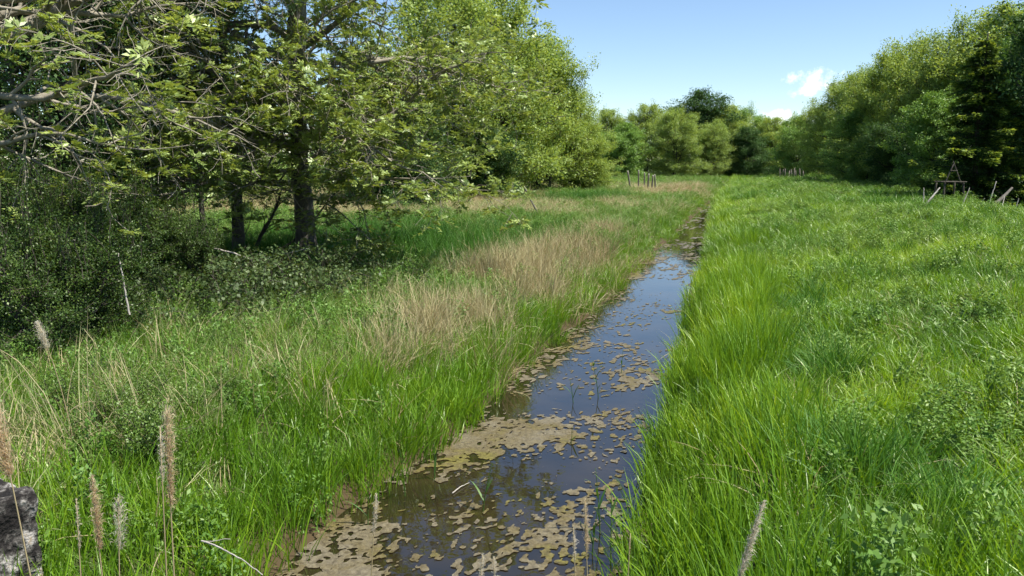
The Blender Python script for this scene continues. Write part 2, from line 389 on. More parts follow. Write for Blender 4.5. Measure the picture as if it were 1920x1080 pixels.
# floating algae: noise contour cut out as real patches lying on the water
def algae():
    mb = MB()
    def field(X, Y):
        el, er = edge_l(Y), edge_r(Y)
        f, r = fwd_right(X, Y)
        big = fbm(X * 1.5 + 3.1, Y * 0.9 + 1.7, 3)
        fine = fbm(X * 10 + 9, Y * 7, 5)
        s = (X - el) / (er - el)                # 0 left bank .. 1 right bank
        cover = -0.10 + 0.045 * sstep(0.4, 0.0, s) - 0.05 * sstep(0.75, 1.0, s)
        for y0, wdt, amt in ((10.6, 1.2, 0.11), (8.2, 0.55, 0.09), (5.6, 0.9, 0.10), (6.9, .45, -0.05), (9.3, 0.5, -0.22), (13.5, 1.2, -0.13), (17.5, 1.6, -0.12), (22, 2.5, .05)):
            cover = cover + amt * np.exp(-((Y - y0 - 0.6 * (X + 2)) / wdt) ** 2)
        cover = cover + 0.02 * sstep(22, 32, Y) + .03 * sstep(8.5, 5.5, Y)
        v = big * 0.62 + fine * 0.42 + (fbm(X * 22, Y * 17 + 4, 3) - .5) * 0.85 - 0.55 + cover
        return np.minimum(v, np.minimum(X - el + 0.12, er - X + 0.12))
    for x0, x1, y0, y1, dx, dy in ((-3.4, -0.5, 3.0, 9.0, 0.02, 0.022), (-3.4, -0.5, 9.0, 18.0, 0.028, 0.05), (-3.4, -0.5, 18.0, 34.0, 0.05, 0.12), (-3.4, -0.5, 34.0, 80.0, 0.1, 0.5)):
        gx, gy = np.arange(x0, x1 + dx / 2, dx), np.arange(y0, y1 + dy / 2, dy)
        X, Y = np.meshgrid(gx, gy); V = field(X, Y)
        h, w = V.shape
        i = (np.arange(h - 1)[:, None] * w + np.arange(w - 1)[None]).ravel()
        c = np.stack([i, i + 1, i + w + 1, i + w], 1)
        P = np.stack([X.ravel(), Y.ravel()], 1); F = V.ravel()
        full = (F[c] > 0).all(1)
        used = np.unique(c[full]); remap = np.full(h * w, -1); remap[used] = np.arange(len(used))
        def zz(p): return 0.004 + 0.005 * fbm(p[:, 0] * 9, p[:, 1] * 9, 3)
        mb.add(np.column_stack([P[used], zz(P[used])]), remap[c[full]])
        for tri in ((0, 1, 2), (0, 2, 3)):      # partly covered cells: clip each triangle at the contour
            part = (~full) & (F[c] > 0).any(1)
            T = c[part][:, tri]; S = F[T] > 0
            for k in range(3):
                a, b, d = T[:, k], T[:, (k + 1) % 3], T[:, (k + 2) % 3]
                sa, sb, sd = S[:, k], S[:, (k + 1) % 3], S[:, (k + 2) % 3]
                def cut(p, q):
                    t = (F[p] / (F[p] - F[q] + 1e-12))[:, None]; return P[p] + (P[q] - P[p]) * t
                one = sa & ~sb & ~sd
                if one.any():
                    A = P[a[one]]; B = cut(a[one], b[one]); D = cut(a[one], d[one])
                    v = np.stack([A, B, D], 1).reshape(-1, 2); mb.add(np.column_stack([v, zz(v)]), None, np.arange(len(v)).reshape(-1, 3))
                two = sa & sb & ~sd
                if two.any():
                    A = P[a[two]]; B = P[b[two]]; C = cut(b[two], d[two]); D = cut(a[two], d[two])
                    v = np.stack([A, B, C, D], 1).reshape(-1, 2); mb.add(np.column_stack([v, zz(v)]), np.arange(len(v)).reshape(-1, 4))
            if tri == (0, 1, 2): pass
        part = (~full) & (F[c] > 0).any(1)
        for tri in ((0, 1, 2), (0, 2, 3)):      # whole triangles inside partly covered cells
            T = c[part][:, tri]; T = T[(F[T] > 0).all(1)]
            if len(T):
                v = P[T].reshape(-1, 2); mb.add(np.column_stack([v, zz(v)]), None, np.arange(len(v)).reshape(-1, 3))
    o = mb.build('floating_algae', M['algae'])
    tag(o, 'tan mats of floating algae broken up over the ditch water', 'algae', kind='stuff')
algae()

# ------------------------------------------------------------------ trees
def grow(rng, P, base, d, L, r0, lvl, out, tips, leader=None):
    n = max(3, int(round(L / P['step'][lvl])))
    d = norm(d); pts = [np.asarray(base, float)]
    dirs = [d]
    for i in range(n):
        t = (i + 1) / n
        d = norm(d + rng.normal(0, P['wob'][lvl], 3) + np.array([0, 0, P['trop'][lvl] * (1 - t) + P['trop2'][lvl] * t]))
        pts.append(pts[-1] + d * L / n); dirs.append(d)
    pts = np.array(pts)
    zmin = P.get('zmin', 0.3)
    pts[1:, 2] = np.maximum(pts[1:, 2], zmin + 0.05 * rng.random(n))
    tt = np.linspace(0, 1, n + 1)
    rad = np.maximum(r0 * (1 - tt * P['taper'][lvl]), P.get('rmin', 0.004))
    out.append((pts, rad, lvl))
    if lvl < P['max']:
        m = P['kids'][lvl]; m = int(round((m(L) if callable(m) else m) * rng.uniform(0.8, 1.2)))
        t0 = P['from'][lvl]
        az = rng.uniform(0, 6.28)
        for c in range(m):
            t = t0 + (1 - t0) * (c + rng.random()) / m
            i = min(int(t * n), n - 1); f = t * n - i
            p = pts[i] * (1 - f) + pts[i + 1] * f; dd = dirs[min(i + 1, n)]
            az += 2.4 + rng.normal(0, 0.5)
            u = norm(np.cross(dd, [0.2, 0.3, 1.0] if abs(dd[2]) < 0.9 else [1, 0.2, 0])); w = np.cross(dd, u)
            an = math.radians(P['ang'][lvl] + rng.normal(0, 9))
            cd = dd * math.cos(an) + (u * math.cos(az) + w * math.sin(az)) * math.sin(an)
            env = P['env'][lvl](t, L)
            cl = env * rng.uniform(0.7, 1.2)
            grow(rng, P, p, cd, cl, max(min(rad[i] * 0.62, r0 * 0.55, cl * 0.02 + .004), P.get('rmin', 0.004)), lvl + 1, out, tips)
    if lvl >= P['leaf_from']:
        for t in P['leaf_t'][lvl]:
            i = min(int(t * n), n)
            tips.append((pts[i], dirs[i]))

def leaves_cloud(mb, rng, tips, per, spread, size, up=0.5, aspect=0.5, flat=1.0, tintf=None, outward=None):
    """per small folded leaves round every tip"""
    P0 = np.array([t[0] for t in tips]); D0 = np.array([t[1] for t in tips])
    n = len(P0) * per
    P = np.repeat(P0, per, 0); D = np.repeat(D0, per, 0)
    off = rng.normal(0, 1, (n, 3)); off = norm(off) * (rng.random((n, 1)) ** 0.5) * spread
    off[:, 2] *= flat
    P = P + off
    ax = norm(D * 0.6 + rng.normal(0, 0.7, (n, 3)) + [0, 0, -0.15])
    nm = norm(rng.normal(0, 0.6, (n, 3)) + np.array([0, 0, up]) + (0 if outward is None else outward * norm(P - P0.mean(0))))
    sd = norm(np.cross(ax, nm)); nm = np.cross(sd, ax)
    s = size * rng.uniform(0.6, 1.3, (n, 1))
    a = P; b = P + ax * s * 0.45 + sd * s * aspect * 0.5 + nm * s * 0.08; c = P + ax * s; d = P + ax * s * 0.45 - sd * s * aspect * 0.5 + nm * s * 0.08
    v = np.stack([a, b, c, d], 1).reshape(-1, 3)
    ct = np.repeat(rng.random(len(P0)), per) * 0.6 + rng.random(n) * 0.4
    mb.add(v, np.arange(4 * n).reshape(-1, 4), None, np.repeat(ct, 4))

def ash_sprays(mb, rng, tips, scale=1.0):
    """at every twig tip a bunch of young pinnate leaves, each with paired leaflets"""
    tmpl = []
    for k in range(5):
        vs = []; tn = []
        for lf in range(rng.integers(4, 7)):
            az = rng.uniform(0, 6.28); el = rng.uniform(-0.5, 0.9)
            d = np.array([math.cos(az) * math.cos(el), math.sin(az) * math.cos(el), math.sin(el)])
            d = norm(d + np.array([0, 0, 0.45]))
            L = rng.uniform(0.10, 0.22)
            side = norm(np.cross(d, [0, 0, 1.0])); nrm = np.cross(side, d)
            tl = rng.random()
            for j in range(9):
                t = 0.25 + 0.75 * ((j // 2) / 4.0)
                o = d * L * t - np.array([0, 0, 1]) * L * 0.5 * t * t
                sg = 1 if j % 2 else -1
                ld = d if j == 8 else norm(d * 0.75 + side * sg * 0.8 + nrm * rng.normal(0, .25))
                ln = 0.075 * rng.uniform(0.7, 1.25); wd = ln * 0.42
                sw = norm(np.cross(ld, nrm + rng.normal(0, 0.3, 3)))
                vs.append([o, o + ld * ln * .45 + sw * wd * .5, o + ld * ln - nrm * ln * .25, o + ld * ln * .45 - sw * wd * .5])
                tn += [tl * .6 + rng.random() * .4] * 4
        tmpl.append((np.array(vs).reshape(-1, 3), np.array(tn)))
    which = rng.integers(0, 5, len(tips))
    P0 = np.array([t[0] for t in tips])
    for k in range(5):
        P = P0[which == k]; v, tn = tmpl[k]
        n = len(P)
        if not n: continue
        a = rng.uniform(0, 6.28, n); s = scale * rng.uniform(0.7, 1.35, n)
        tx = rng.normal(0, 0.35, n)
        ca, sa = np.cos(a), np.sin(a); ct, st = np.cos(tx), np.sin(tx)
        x, y, z = v[:, 0][None], v[:, 1][None], v[:, 2][None]
        y2 = y * ct[:, None] - z * st[:, None]; z2 = y * st[:, None] + z * ct[:, None]
        W = np.stack([(x * ca[:, None] - y2 * sa[:, None]) * s[:, None], (x * sa[:, None] + y2 * ca[:, None]) * s[:, None], z2 * s[:, None]], 2) + P[:, None]
        m = len(v)
        mb.add(W.reshape(-1, 3), np.arange(n * m).reshape(-1, 4), None, np.clip((tn[None] * .6 + rng.random((n, 1)) * .45), 0, 1).ravel())

def skeleton(out, parent, trunk_mat, branch_mat, sides=(9, 6, 4, 3, 3)):
    tr, br = MB(), MB()
    for pts, rad, lvl in out:
        (tr if lvl == 0 else br).tube(pts, rad, sides[lvl], cap=lvl < 2)
    a = tr.build('trunk', trunk_mat, parent)
    b = br.build('branches', branch_mat, parent)
    return a, b

def flare(pts, rad, amt=0.75, h=0.7):
    z = pts[:, 2] - pts[0, 2]
    return rad * (1 + amt * np.exp(-z / h * 2.5))

def trunk_line(rng, H, lean=(0, 0), wob=0.05, n=14):
    z = np.linspace(-0.25, H, n)
    w = np.cumsum(rng.normal(0, wob, (n, 2)), 0)
    return np.column_stack([lean[0] * z + w[:, 0] - w[0, 0], lean[1] * z + w[:, 1] - w[0, 1], z])

def make_ash(name, loc, seed, H=11.0, r=0.25, limbs=(), spray=1.0, low=1.9, zmin=0.5, nauto=26, reach=4.3, lean=(0.01, 0.0), twigs=1.0, leafy=1.0):
    rng = np.random.default_rng(seed)
    root = empty(name, loc)
    tl = trunk_line(rng, H, lean)
    t = (tl[:, 2] + .25) / (H + .25)
    rad = flare(tl, r * (1 - 0.86 * t))
    out, tips = [(tl, rad, 0)], []
    P = dict(step=[0.5, 0.33, 0.2, 0.13], wob=[0, 0.15, 0.19, 0.22], trop=[0, -0.02, 0.0, -0.06], trop2=[0, -0.05, -0.06, 0.16], taper=[0, .96, .9, .7],
             max=3, kids=[0, lambda L: 3.0 * L * twigs, lambda L: 5.2 * L * twigs], **{'from': [0, 0.15, 0.15]}, ang=[0, 48, 46], env=[None, lambda t, L: 0.62 + 0.30 * L * (1 - t), lambda t, L: 0.20 + 0.34 * L * (1 - .5 * t)],
             leaf_from=3, leaf_t={3: (.7, 1.0)}, rmin=0.0045, zmin=zmin)
    def limb(z, az, el, L, rr):
        i = np.searchsorted(tl[:, 2], z); i = min(max(i, 1), len(tl) - 1)
        f = (z - tl[i - 1, 2]) / (tl[i, 2] - tl[i - 1, 2]); p = tl[i - 1] * (1 - f) + tl[i] * f
        d = [math.cos(az) * math.cos(el), math.sin(az) * math.cos(el), math.sin(el)]
        grow(rng, P, p, d, L, rr, 1, out, tips)
    for a in limbs: limb(*a)
    az = rng.uniform(0, 6.28)
    for i in range(nauto):
        f = (i + rng.random()) / nauto
        z = low + (H - low) * f * 0.97; az += 2.399 + rng.normal(0, .3)
        a2 = az
        L = reach * (0.35 + 0.75 * math.sin(math.pi * min(1, 0.25 + 0.75 * f)) ** 0.8) * rng.uniform(.8, 1.15)
        limb(z, a2, math.radians(12 + 48 * f), L, 0.035 + 0.012 * L)
    skeleton(out, root, M['bark'], M['twig'])
    tips = [t for t in tips if rng.random() < leafy]
    c = MB(); ash_sprays(c, rng, tips, spray); c.build('crown', M['ash'], root, False)
    return root, len(tips)

def crown_tree(name, seed, H, W, z0, mat, per=34, leaf=0.11, spread=0.42, limbs=40, twigs=9, r=0.16, el=(10, 70), stems=1, splay=0.16, bark='darkbark', up=0.6, aspect=0.55, shape=0.85, wob=0.12, zmin=0.25, top_shoots=0):
    """broadleaved tree or tall bush: leader(s), limbs, side branches and leaf clumps along them"""
    rng = np.random.default_rng(seed)
    root = empty(name, (0, 0, 0))
    out, tips = [], []
    P = dict(step=[0.5, 0.45, 0.3], wob=[0, wob, 0.2], trop=[0, 0.04, 0.03], trop2=[0, 0.06, 0.03], taper=[0, .85, .8], max=2, kids=[0, twigs], **{'from': [0, 0.22]}, ang=[0, 45],
             env=[None, lambda t, L: 0.35 + 0.34 * L * (1 - .55 * t)], leaf_from=1, leaf_t={1: (0.8, 1.0), 2: (0.45, 0.75, 1.0)}, rmin=0.006, zmin=zmin)
    for s in range(stems):
        sa = s * 2.1 + 0.5; ln = (0, 0) if s == 0 else (math.cos(sa) * splay * rng.uniform(.7, 1.3), math.sin(sa) * splay * rng.uniform(.7, 1.3))
        Hs = H * (1 if s == 0 else rng.uniform(.72, .95))
        tl = trunk_line(rng, Hs, ln, 0.07)
        if stems > 1: tl[:, :2] += rng.normal(0, 0.3, 2)
        t = (tl[:, 2] + .25) / (Hs + .25)
        rs = r if stems == 1 else r * .6
        out.append((tl, flare(tl, rs * (1 - 0.88 * t), .5), 0))
        az = rng.uniform(0, 6.28); m = limbs // stems
        for i in range(m):
            u = (i + rng.random()) / m
            z = z0 + (Hs - z0) * u * 0.98
            j = min(max(np.searchsorted(tl[:, 2], z), 1), len(tl) - 1)
            f = (z - tl[j - 1, 2]) / (tl[j, 2] - tl[j - 1, 2]); p = tl[j - 1] * (1 - f) + tl[j] * f
            az += 2.399 + rng.normal(0, .3)
            L = max(0.22 * W, W * math.sqrt(max(0.05, 1 - ((u - .4) / .63) ** 2))) * rng.uniform(.72, 1.18)
            e = math.radians(el[0] + (el[1] - el[0]) * u + rng.normal(0, 8))
            grow(rng, P, p, [math.cos(az) * math.cos(e), math.sin(az) * math.cos(e), math.sin(e)], L, .02 + .014 * L, 1, out, tips)
    for i in range(top_shoots):                 # upright new shoots that fray the top outline
        k = tips[rng.integers(len(tips))]
        if k[0][2] > H * 0.6:
            b = k[0]; q = np.array([b + [0, 0, .3 * j] + rng.normal(0, .05, 3) for j in range(1, 4)])
            out.append((np.vstack([b, q]), np.array([.012, .01, .007, .005]), 2))
            tips += [(w, np.array([0, 0, 1.0])) for w in q]
    skeleton(out, root, M[bark], M[bark], (8, 5, 3))
    c = MB(); leaves_cloud(c, rng, tips, per, spread, leaf, up, aspect, 0.8, outward=0.45); c.build('crown', mat, root, False)
    return root

def conifer(name, seed, H, W, r=0.14):
    rng = np.random.default_rng(seed)
    root = empty(name, (0, 0, 0))
    tr, br, cr = MB(), MB(), MB()
    tl = trunk_line(rng, H, (0, 0), 0.02); tr.tube(tl, np.linspace(r, .02, len(tl)), 8)
    z = 0.7
    V, T = [], []
    while z < H - 0.2:
        u = z / H; L0 = W * (1 - u) ** 0.8 + .15
        k = rng.integers(6, 10)
        a0 = rng.uniform(0, 6.28)
        for j in range(k):
            a = a0 + j * 2 * math.pi / k + rng.normal(0, .15); L = L0 * rng.uniform(.45, 1.2)
            s = np.linspace(0, 1, 6)
            out = np.array([math.cos(a), math.sin(a)])
            dz = rng.normal(0, .12); q = np.column_stack([out[0] * s * L, out[1] * s * L, z + dz + s * L * rng.uniform(.05, .4) - rng.uniform(.25, .6) * L * s ** 2 + .14 * L * s ** 4])
            br.tube(q, np.linspace(.02, .005, 6), 3, cap=False)
            nn = int(130 * L) + 30
            t = rng.random(nn) ** .7; ii = np.minimum((t * 5).astype(int), 4); ff = (t * 5 - ii)[:, None]
            p = q[ii] * (1 - ff) + q[ii + 1] * ff
            sd = np.array([-out[1], out[0], 0]); sg = rng.choice([-1, 1], nn)[:, None]
            lat = (1.05 - t[:, None]) * L * .38 * rng.random((nn, 1))
            d = norm(np.array([out[0], out[1], -.1]) * .8 + sd * sg * .8 + rng.normal(0, .3, (nn, 3)))
            p = p + sd * sg * lat + np.array([0, 0, -1]) * (lat * .25 + .22 * rng.random((nn, 1)) ** 2)
            ln = .2 * rng.uniform(.6, 1.2, (nn, 1)); wv = norm(np.cross(d, [0, 0, 1]) + rng.normal(0, .4, (nn, 3))) * ln * .22
            V.append(np.stack([p, p + d * ln * .5 + wv, p + d * ln, p + d * ln * .5 - wv], 1).reshape(-1, 3))
            tip = np.clip((t - .55) * 2.2, 0, 1) * .65 + rng.random(nn) * .42
            T.append(np.repeat(tip, 4))
        z += 0.26 + .1 * rng.random()
    V = np.vstack(V); cr.add(V, np.arange(len(V)).reshape(-1, 4), None, np.concatenate(T))
    tr.build('trunk', M['darkbark'], root); br.build('branches', M['darkbark'], root); cr.build('crown', M['needle'], root, False)
    return root

USED = set()
def place(proto, xy, label, cat='tree', group=None, rz=0.0, s=1.0, sz=None, z=None, crown_mat=None):
    """the first use moves the tree itself, later uses copy it with its parts"""
    if proto.name in USED:
        o = proto.copy(); COL.objects.link(o)
        for ch in list(proto.children):
            c = ch.copy(); COL.objects.link(c); c.parent = o
            if crown_mat and ch.name.startswith('crown'):
                c.material_slots[0].link = 'OBJECT'; c.material_slots[0].material = crown_mat
        for k in ('label', 'group'):
            if k in o: del o[k]
    else:
        o = proto; USED.add(proto.name)
    gz = float(ground_z(xy[0], xy[1])) if z is None else z
    o.location = (xy[0], xy[1], gz); o.rotation_euler = (0, 0, rz); o.scale = (s, s, sz or s)
    return tag(o, label, cat, group)

def gpos(px, py):
    """iterate to the ground point seen at a pixel"""
    z = 0.6
    for _ in range(6):
        p = at(px, py, z); z = float(ground_z(p[0], p[1]))
    return np.array([p[0], p[1], z])

# main ash: limbs given as (height on trunk, world azimuth, rise angle, length, radius); camera right is azimuth YAW
CR = YAW                                        # azimuth of "right" as the camera sees it
p = gpos(578, 500)
ash, n_ = make_ash('ash_tree', p, 21, H=11.0, r=0.245, nauto=30, reach=4.6, low=2.4, spray=1.05, leafy=.6,
    limbs=[(2.3, CR - 0.15, .30, 6.4, 0.075), (2.0, CR - .45, .12, 5.6, 0.056), (2.9, CR + .2, .34, 6.6, 0.083), (3.3, CR - .7, .25, 5.6, 0.068), (2.6, CR - 1.2, .16, 4.4, 0.053),
           (3.8, CR - .25, .4, 6.2, 0.075), (2.7, CR + 3.3, .25, 5.2, 0.064), (2.2, CR + 3.7, .1, 4.8, 0.053), (3.2, CR + 4.1, .22, 5.4, 0.064), (3.6, CR + 2.9, .3, 5, 0.060), (1.75, CR + 4.5, .05, 3.0, 0.034), (3.0, CR - 1.6, .25, 4.2, 0.05), (3.6, CR - 1.9, .3, 4.4, 0.055), (3.4, CR - 1.2, .3, 4.6, 0.055), (4.3, CR - 1.5, .35, 4.2, 0.05), (1.55, CR - .3, .08, 2.6, 0.030)])
tag(ash, 'spreading ash tree with thick grey trunk and drooping half-bare branches left of the ditch', 'tree')
p = gpos(440, 492)
t2, _ = make_ash('ash_tree', p, 34, H=8.5, r=0.155, nauto=20, reach=3.4, low=2.0, lean=(-.02, .0), spray=1.0, leafy=.5,
    limbs=[(1.5, CR + 3.6, .2, 3.0, .05), (1.9, CR + 4.2, .2, 3.6, .06), (1.7, CR - .4, .3, 2.6, .05)])
tag(t2, 'slimmer dark trunked ash tree just left of the thick grey trunk', 'tree')
# big ash at the left border whose mossy limb reaches into view
b = by_depth(-95, 10.5); p = np.array([b[0], b[1], float(ground_z(b[0], b[1]))])
t3, _ = make_ash('ash_tree', p, 55, H=12.0, r=0.30, nauto=16, reach=4.2, low=4.0, spray=0.95, zmin=1.2, leafy=.22,
    limbs=[(3.6, CR + 0.1, .42, 5.4, .135), (3.0, CR + .35, .0, 4.6, .07), (3.3, CR - .2, .0, 4.4, .06), (4.2, CR - .5, .5, 4.5, .08), (2.7, CR - .1, -.1, 3.6, .05)])
tag(t3, 'large ash at the left border with one thick mossy limb reaching in', 'tree')

# leaning dark shrub stems beside the trunk
def leaning_shrub():
    rng = np.random.default_rng(8); p = gpos(468, 492)
    root = empty('leaning_shrub', p)
    out, tips = [], []
    P = dict(step=[.2, .2, .15], wob=[.10, .14, .18], trop=[.02, .02, 0], trop2=[-.03, 0, 0], taper=[.75, .8, .7], max=2, kids=[6, 4], **{'from': [.35, .3]}, ang=[40, 40],
             env=[lambda t, L: .7 * (1.2 - .5 * t), lambda t, L: .35], leaf_from=2, leaf_t={2: (1.,)}, rmin=.004, zmin=.15)
    for az, el, L, r in ((CR + .1, .95, 2.0, .06), (CR + .05, .45, 2.8, .05), (CR + 2.6, 1.2, 1.6, .04), (CR + .9, 1.1, 1.9, .045)):
        grow(rng, P, (0, 0, -.1), [math.cos(az) * math.cos(el), math.sin(az) * math.cos(el), math.sin(el)], L, r, 0, out, tips)
    skeleton(out, root, M['darkbark'], M['darkbark'], (6, 4, 3))
    c = MB(); ash_sprays(c, rng, tips[::2], .8); c.build('crown', M['ash'], root, False)
    tag(root, 'dark leaning shrub stems between the two ash trunks', 'shrub')
leaning_shrub()

# thicket at the left: slender dark trees, hawthorns
thick = [crown_tree('thicket_tree', 101, 8.5, 2.3, 2.2, M['deep'], per=20, leaf=.085, spread=.38, limbs=34, twigs=8, r=.085, el=(5, 65)),
         crown_tree('thicket_tree', 102, 7.5, 2.0, 1.5, M['green'], per=18, leaf=.08, spread=.36, limbs=32, twigs=8, r=.075, el=(5, 65))]
th = [(40, 15.0, 'tall slender thicket tree with dark stem nearest the left border'), (85, 17.5, 'thicket tree with straight dark stem rising behind the hawthorn'), (150, 15.8, 'dark leaved thicket tree behind the bare fallen bough'),
      (205, 18.5, 'slender thicket tree in the middle of the dark thicket'), (262, 17, 'thicket tree overhung by drooping ash twigs'), (315, 20.5, 'thicket tree at the right end of the dark thicket'),
      (-20, 18.5, 'thicket tree cut by the left border behind the others'), (120, 22, 'thicket tree at the back seen between nearer dark stems'), (380, 24, 'thicket tree behind the slimmer ash trunk')]
for i, (px, f, lb) in enumerate(th):
    place(thick[i % 2], by_depth(px, f), lb, 'tree', 'thicket trees left of the ash', rz=i * 1.7, s=.85 + .3 * ((i * 37) % 10) / 10)
haw = [crown_tree('hawthorn_bush', 111, 2.3, 1.0, .15, M['haw'], per=26, leaf=.05, spread=.15, limbs=46, twigs=10, r=.05, el=(0, 75), stems=5, splay=.35, zmin=.1, wob=.2, top_shoots=90),
       crown_tree('hawthorn_bush', 112, 2.0, 1.0, .1, M['haw'], per=26, leaf=.05, spread=.16, limbs=40, twigs=10, r=.05, el=(-5, 70), stems=5, splay=.35, zmin=.1, wob=.2, top_shoots=90)]
hw = [(60, 9.2, .62, 'big glossy leaved hawthorn bush above the concrete block'), (-50, 10.5, .8, 'hawthorn bush cut off by the left border'), (165, 10.4, .6, 'hawthorn bush standing right behind the grey fallen branch'),
      (240, 13.2, .7, 'hawthorn bush in deep shade below the drooping ash twigs'), (345, 13.8, .5, 'leafy green hawthorn bush left of the bramble mound'), (130, 13.2, .72, 'hawthorn bush under the bare fallen bough'), (20, 13.6, .85, 'hawthorn bush in the back at the left border')]
for i, (px, f, s, lb) in enumerate(hw):
    place(haw[i % 2], by_depth(px, f), lb, 'bush', 'hawthorn bushes on the left bank', rz=i * 2.1, s=s)
low = crown_tree('low_bush', 121, 0.6, .32, .05, M['lowleaf'], per=60, leaf=.034, spread=.16, limbs=26, twigs=4, r=.02, el=(0, 70), stems=5, zmin=.05)
for i, (px, f, s, lb) in enumerate(((262, 6.4, .62, 'low green bush behind the tall brown reed plume'), (345, 7.2, .5, 'low green bush in grass near the ditch'), (150, 7.0, .6, 'low bush below the grey fallen branch'))):
    place(low, by_depth(px, f), lb, 'bush', 'low bushes in the bank grass', rz=i * 2.0, s=s)

def bramble(px, f, w, h, seed, lb):
    rng = np.random.default_rng(seed); c0 = by_depth(px, f)
    root = empty('bramble_patch', (c0[0], c0[1], float(ground_z(*c0))))
    st, lv = MB(), MB(); tips = []
    for i in range(int(46 * w)):
        a = rng.uniform(0, 6.28); rr = w * math.sqrt(rng.random()); b = np.array([math.cos(a) * rr, math.sin(a) * rr * .7, 0])
        d = rng.uniform(0, 6.28); L = rng.uniform(.6, 1.3); hh = h * (1 - .6 * (rr / w) ** 2) * rng.uniform(.6, 1.15)
        s = np.linspace(0, 1, 7)
        q = b + np.column_stack([math.cos(d) * L * s, math.sin(d) * L * s, hh * np.sin(math.pi * np.minimum(s * 1.05, .97)) ** .8])
        st.tube(q, np.linspace(.007, .003, 7), 3, cap=False)
        tips += [(q[k], np.array([math.cos(d), math.sin(d), .2])) for k in range(1, 7)]
    leaves_cloud(lv, rng, tips, 14, .17, .062, 1.3, .75, .7)
    st.build('stems', M['darkbark'], root); lv.build('leaves', M['bramble'], root, False)
    tag(root, lb, 'bramble')
bramble(600, 14.6, 1.9, .85, 1, 'grey green bramble mound in front of the thick ash trunk')
bramble(485, 13.6, 1.7, .95, 2, 'bramble mound right of the leafy hawthorn')
bramble(385, 12.0, 1.5, .85, 3, 'bramble mound in the shade below the hawthorns')

# trees behind the meadow on the left, the far row, the row on the right
R1 = crown_tree('field_tree', 201, 11.0, 3.6, 1.0, M['lime'], per=24, leaf=.15, spread=.5, limbs=84, twigs=9, r=.2, el=(-8, 60), stems=4, splay=.24, top_shoots=120)
R2 = crown_tree('field_tree', 202, 10.5, 3.3, .8, M['olive'], per=24, leaf=.14, spread=.5, limbs=80, twigs=9, r=.18, el=(-8, 64), stems=4, splay=.22, top_shoots=200)
R3 = crown_tree('field_tree', 203, 10.0, 3.4, .6, M['green'], per=26, leaf=.14, spread=.48, limbs=80, twigs=9, r=.17, el=(-10, 60), stems=4, splay=.24, top_shoots=80)
R4 = crown_tree('dense_tree', 204, 8.0, 3.0, .25, M['deep'], per=30, leaf=.14, spread=.45, limbs=76, twigs=9, r=.15, el=(-10, 60), stems=4, splay=.22)
RH = {id(R1): 11.0, id(R2): 10.5, id(R3): 10.0, id(R4): 8.0}

def stand(proto, px, f, top, lb, group, rz, wide=1.0, mat=None):
    """tree in column px at distance f whose top reaches picture row `top`"""
    xy = by_depth(px, f); gz = float(ground_z(*xy))
    h = EYE + f * (HZ - top) / FPX - gz
    sz = h / (RH[id(proto)] * 1.06); wide *= 1.2
    place(proto, xy, lb, 'tree', group, rz, sz * wide, sz, gz, mat)

G1 = 'trees behind the left meadow'
stand(R3, 300, 36, 150, 'green tree far behind the slimmer ash trunk', G1, .3)
stand(R1, 690, 41, 110, 'pale green tree behind the ash crown, right of its trunk', G1, 2.0, 1.0)
stand(R2, 480, 44, 190, 'olive tree behind the meadow, between the two ash trunks', G1, 1.0)
stand(R2, 845, 45, 0, 'tall olive tree rising behind the right half of the ash crown', G1, 4.1, .95)
stand(R1, 945, 50, -10, 'tall pale tree at the right shoulder of the left tree group', G1, 5.2, .85)
stand(R1, 1012, 58, 95, 'pale tree stepping down right of the tall left group', G1, .9, .95)
stand(R2, 1058, 62, 165, 'short olive tree near the right end of the left group', G1, 3.1)
stand(R1, 1092, 60, 235, 'low bright green tree ending the left group, leaning over dry grass', G1, 4.4, 1.45)
stand(R4, 760, 39, 215, 'dark dense tree low behind the hanging ash branches', G1, .4, 1.2)
stand(R4, 900, 46, 230, 'dark dense tree behind the dry grass under the pale trees', G1, 2.4, 1.2)

G2 = 'far trees across the end of the meadow'
stand(R1, 1140, 122, 212, 'far pale tree just right of the left tree group', G2, .2)
stand(R4, 1165, 104, 238, 'dark green bush-like far tree behind the fence posts', G2, 1.2, 1.15, M['green'])
stand(R1, 1205, 120, 203, 'far light green tree with broad rounded top', G2, 2.9, 1.1)
stand(R2, 1262, 106, 212, 'broad olive far tree in the middle of the row', G2, 1.9, 1.25)
stand(R4, 1302, 124, 184, 'tallest far tree with dark top above the olive one', G2, 5.0, 1.2)
stand(R2, 1330, 108, 232, 'small olive far tree beside the end of the ditch', G2, .7, 1.1)
stand(R1, 1352, 122, 204, 'yellow green far tree right of the dark top', G2, 3.3, 1.1)
stand(R4, 1394, 110, 246, 'round blue green far tree on dark stem right of the ditch end', G2, 4.4, 1.25)
stand(R3, 1400, 124, 212, 'mid green far tree behind the round blue green one', G2, .5, 1.15)
stand(R1, 1434, 114, 226, 'light green far tree left of the dark gap', G2, 2.2, 1.1)
stand(R3, 1470, 126, 230, 'far tree at the gap below the small clouds', G2, 4.0, 1.1, M['olive'])
stand(R4, 1487, 98, 226, 'dark far tree standing above the pale stakes', G2, 1.5, .95, M['green'])

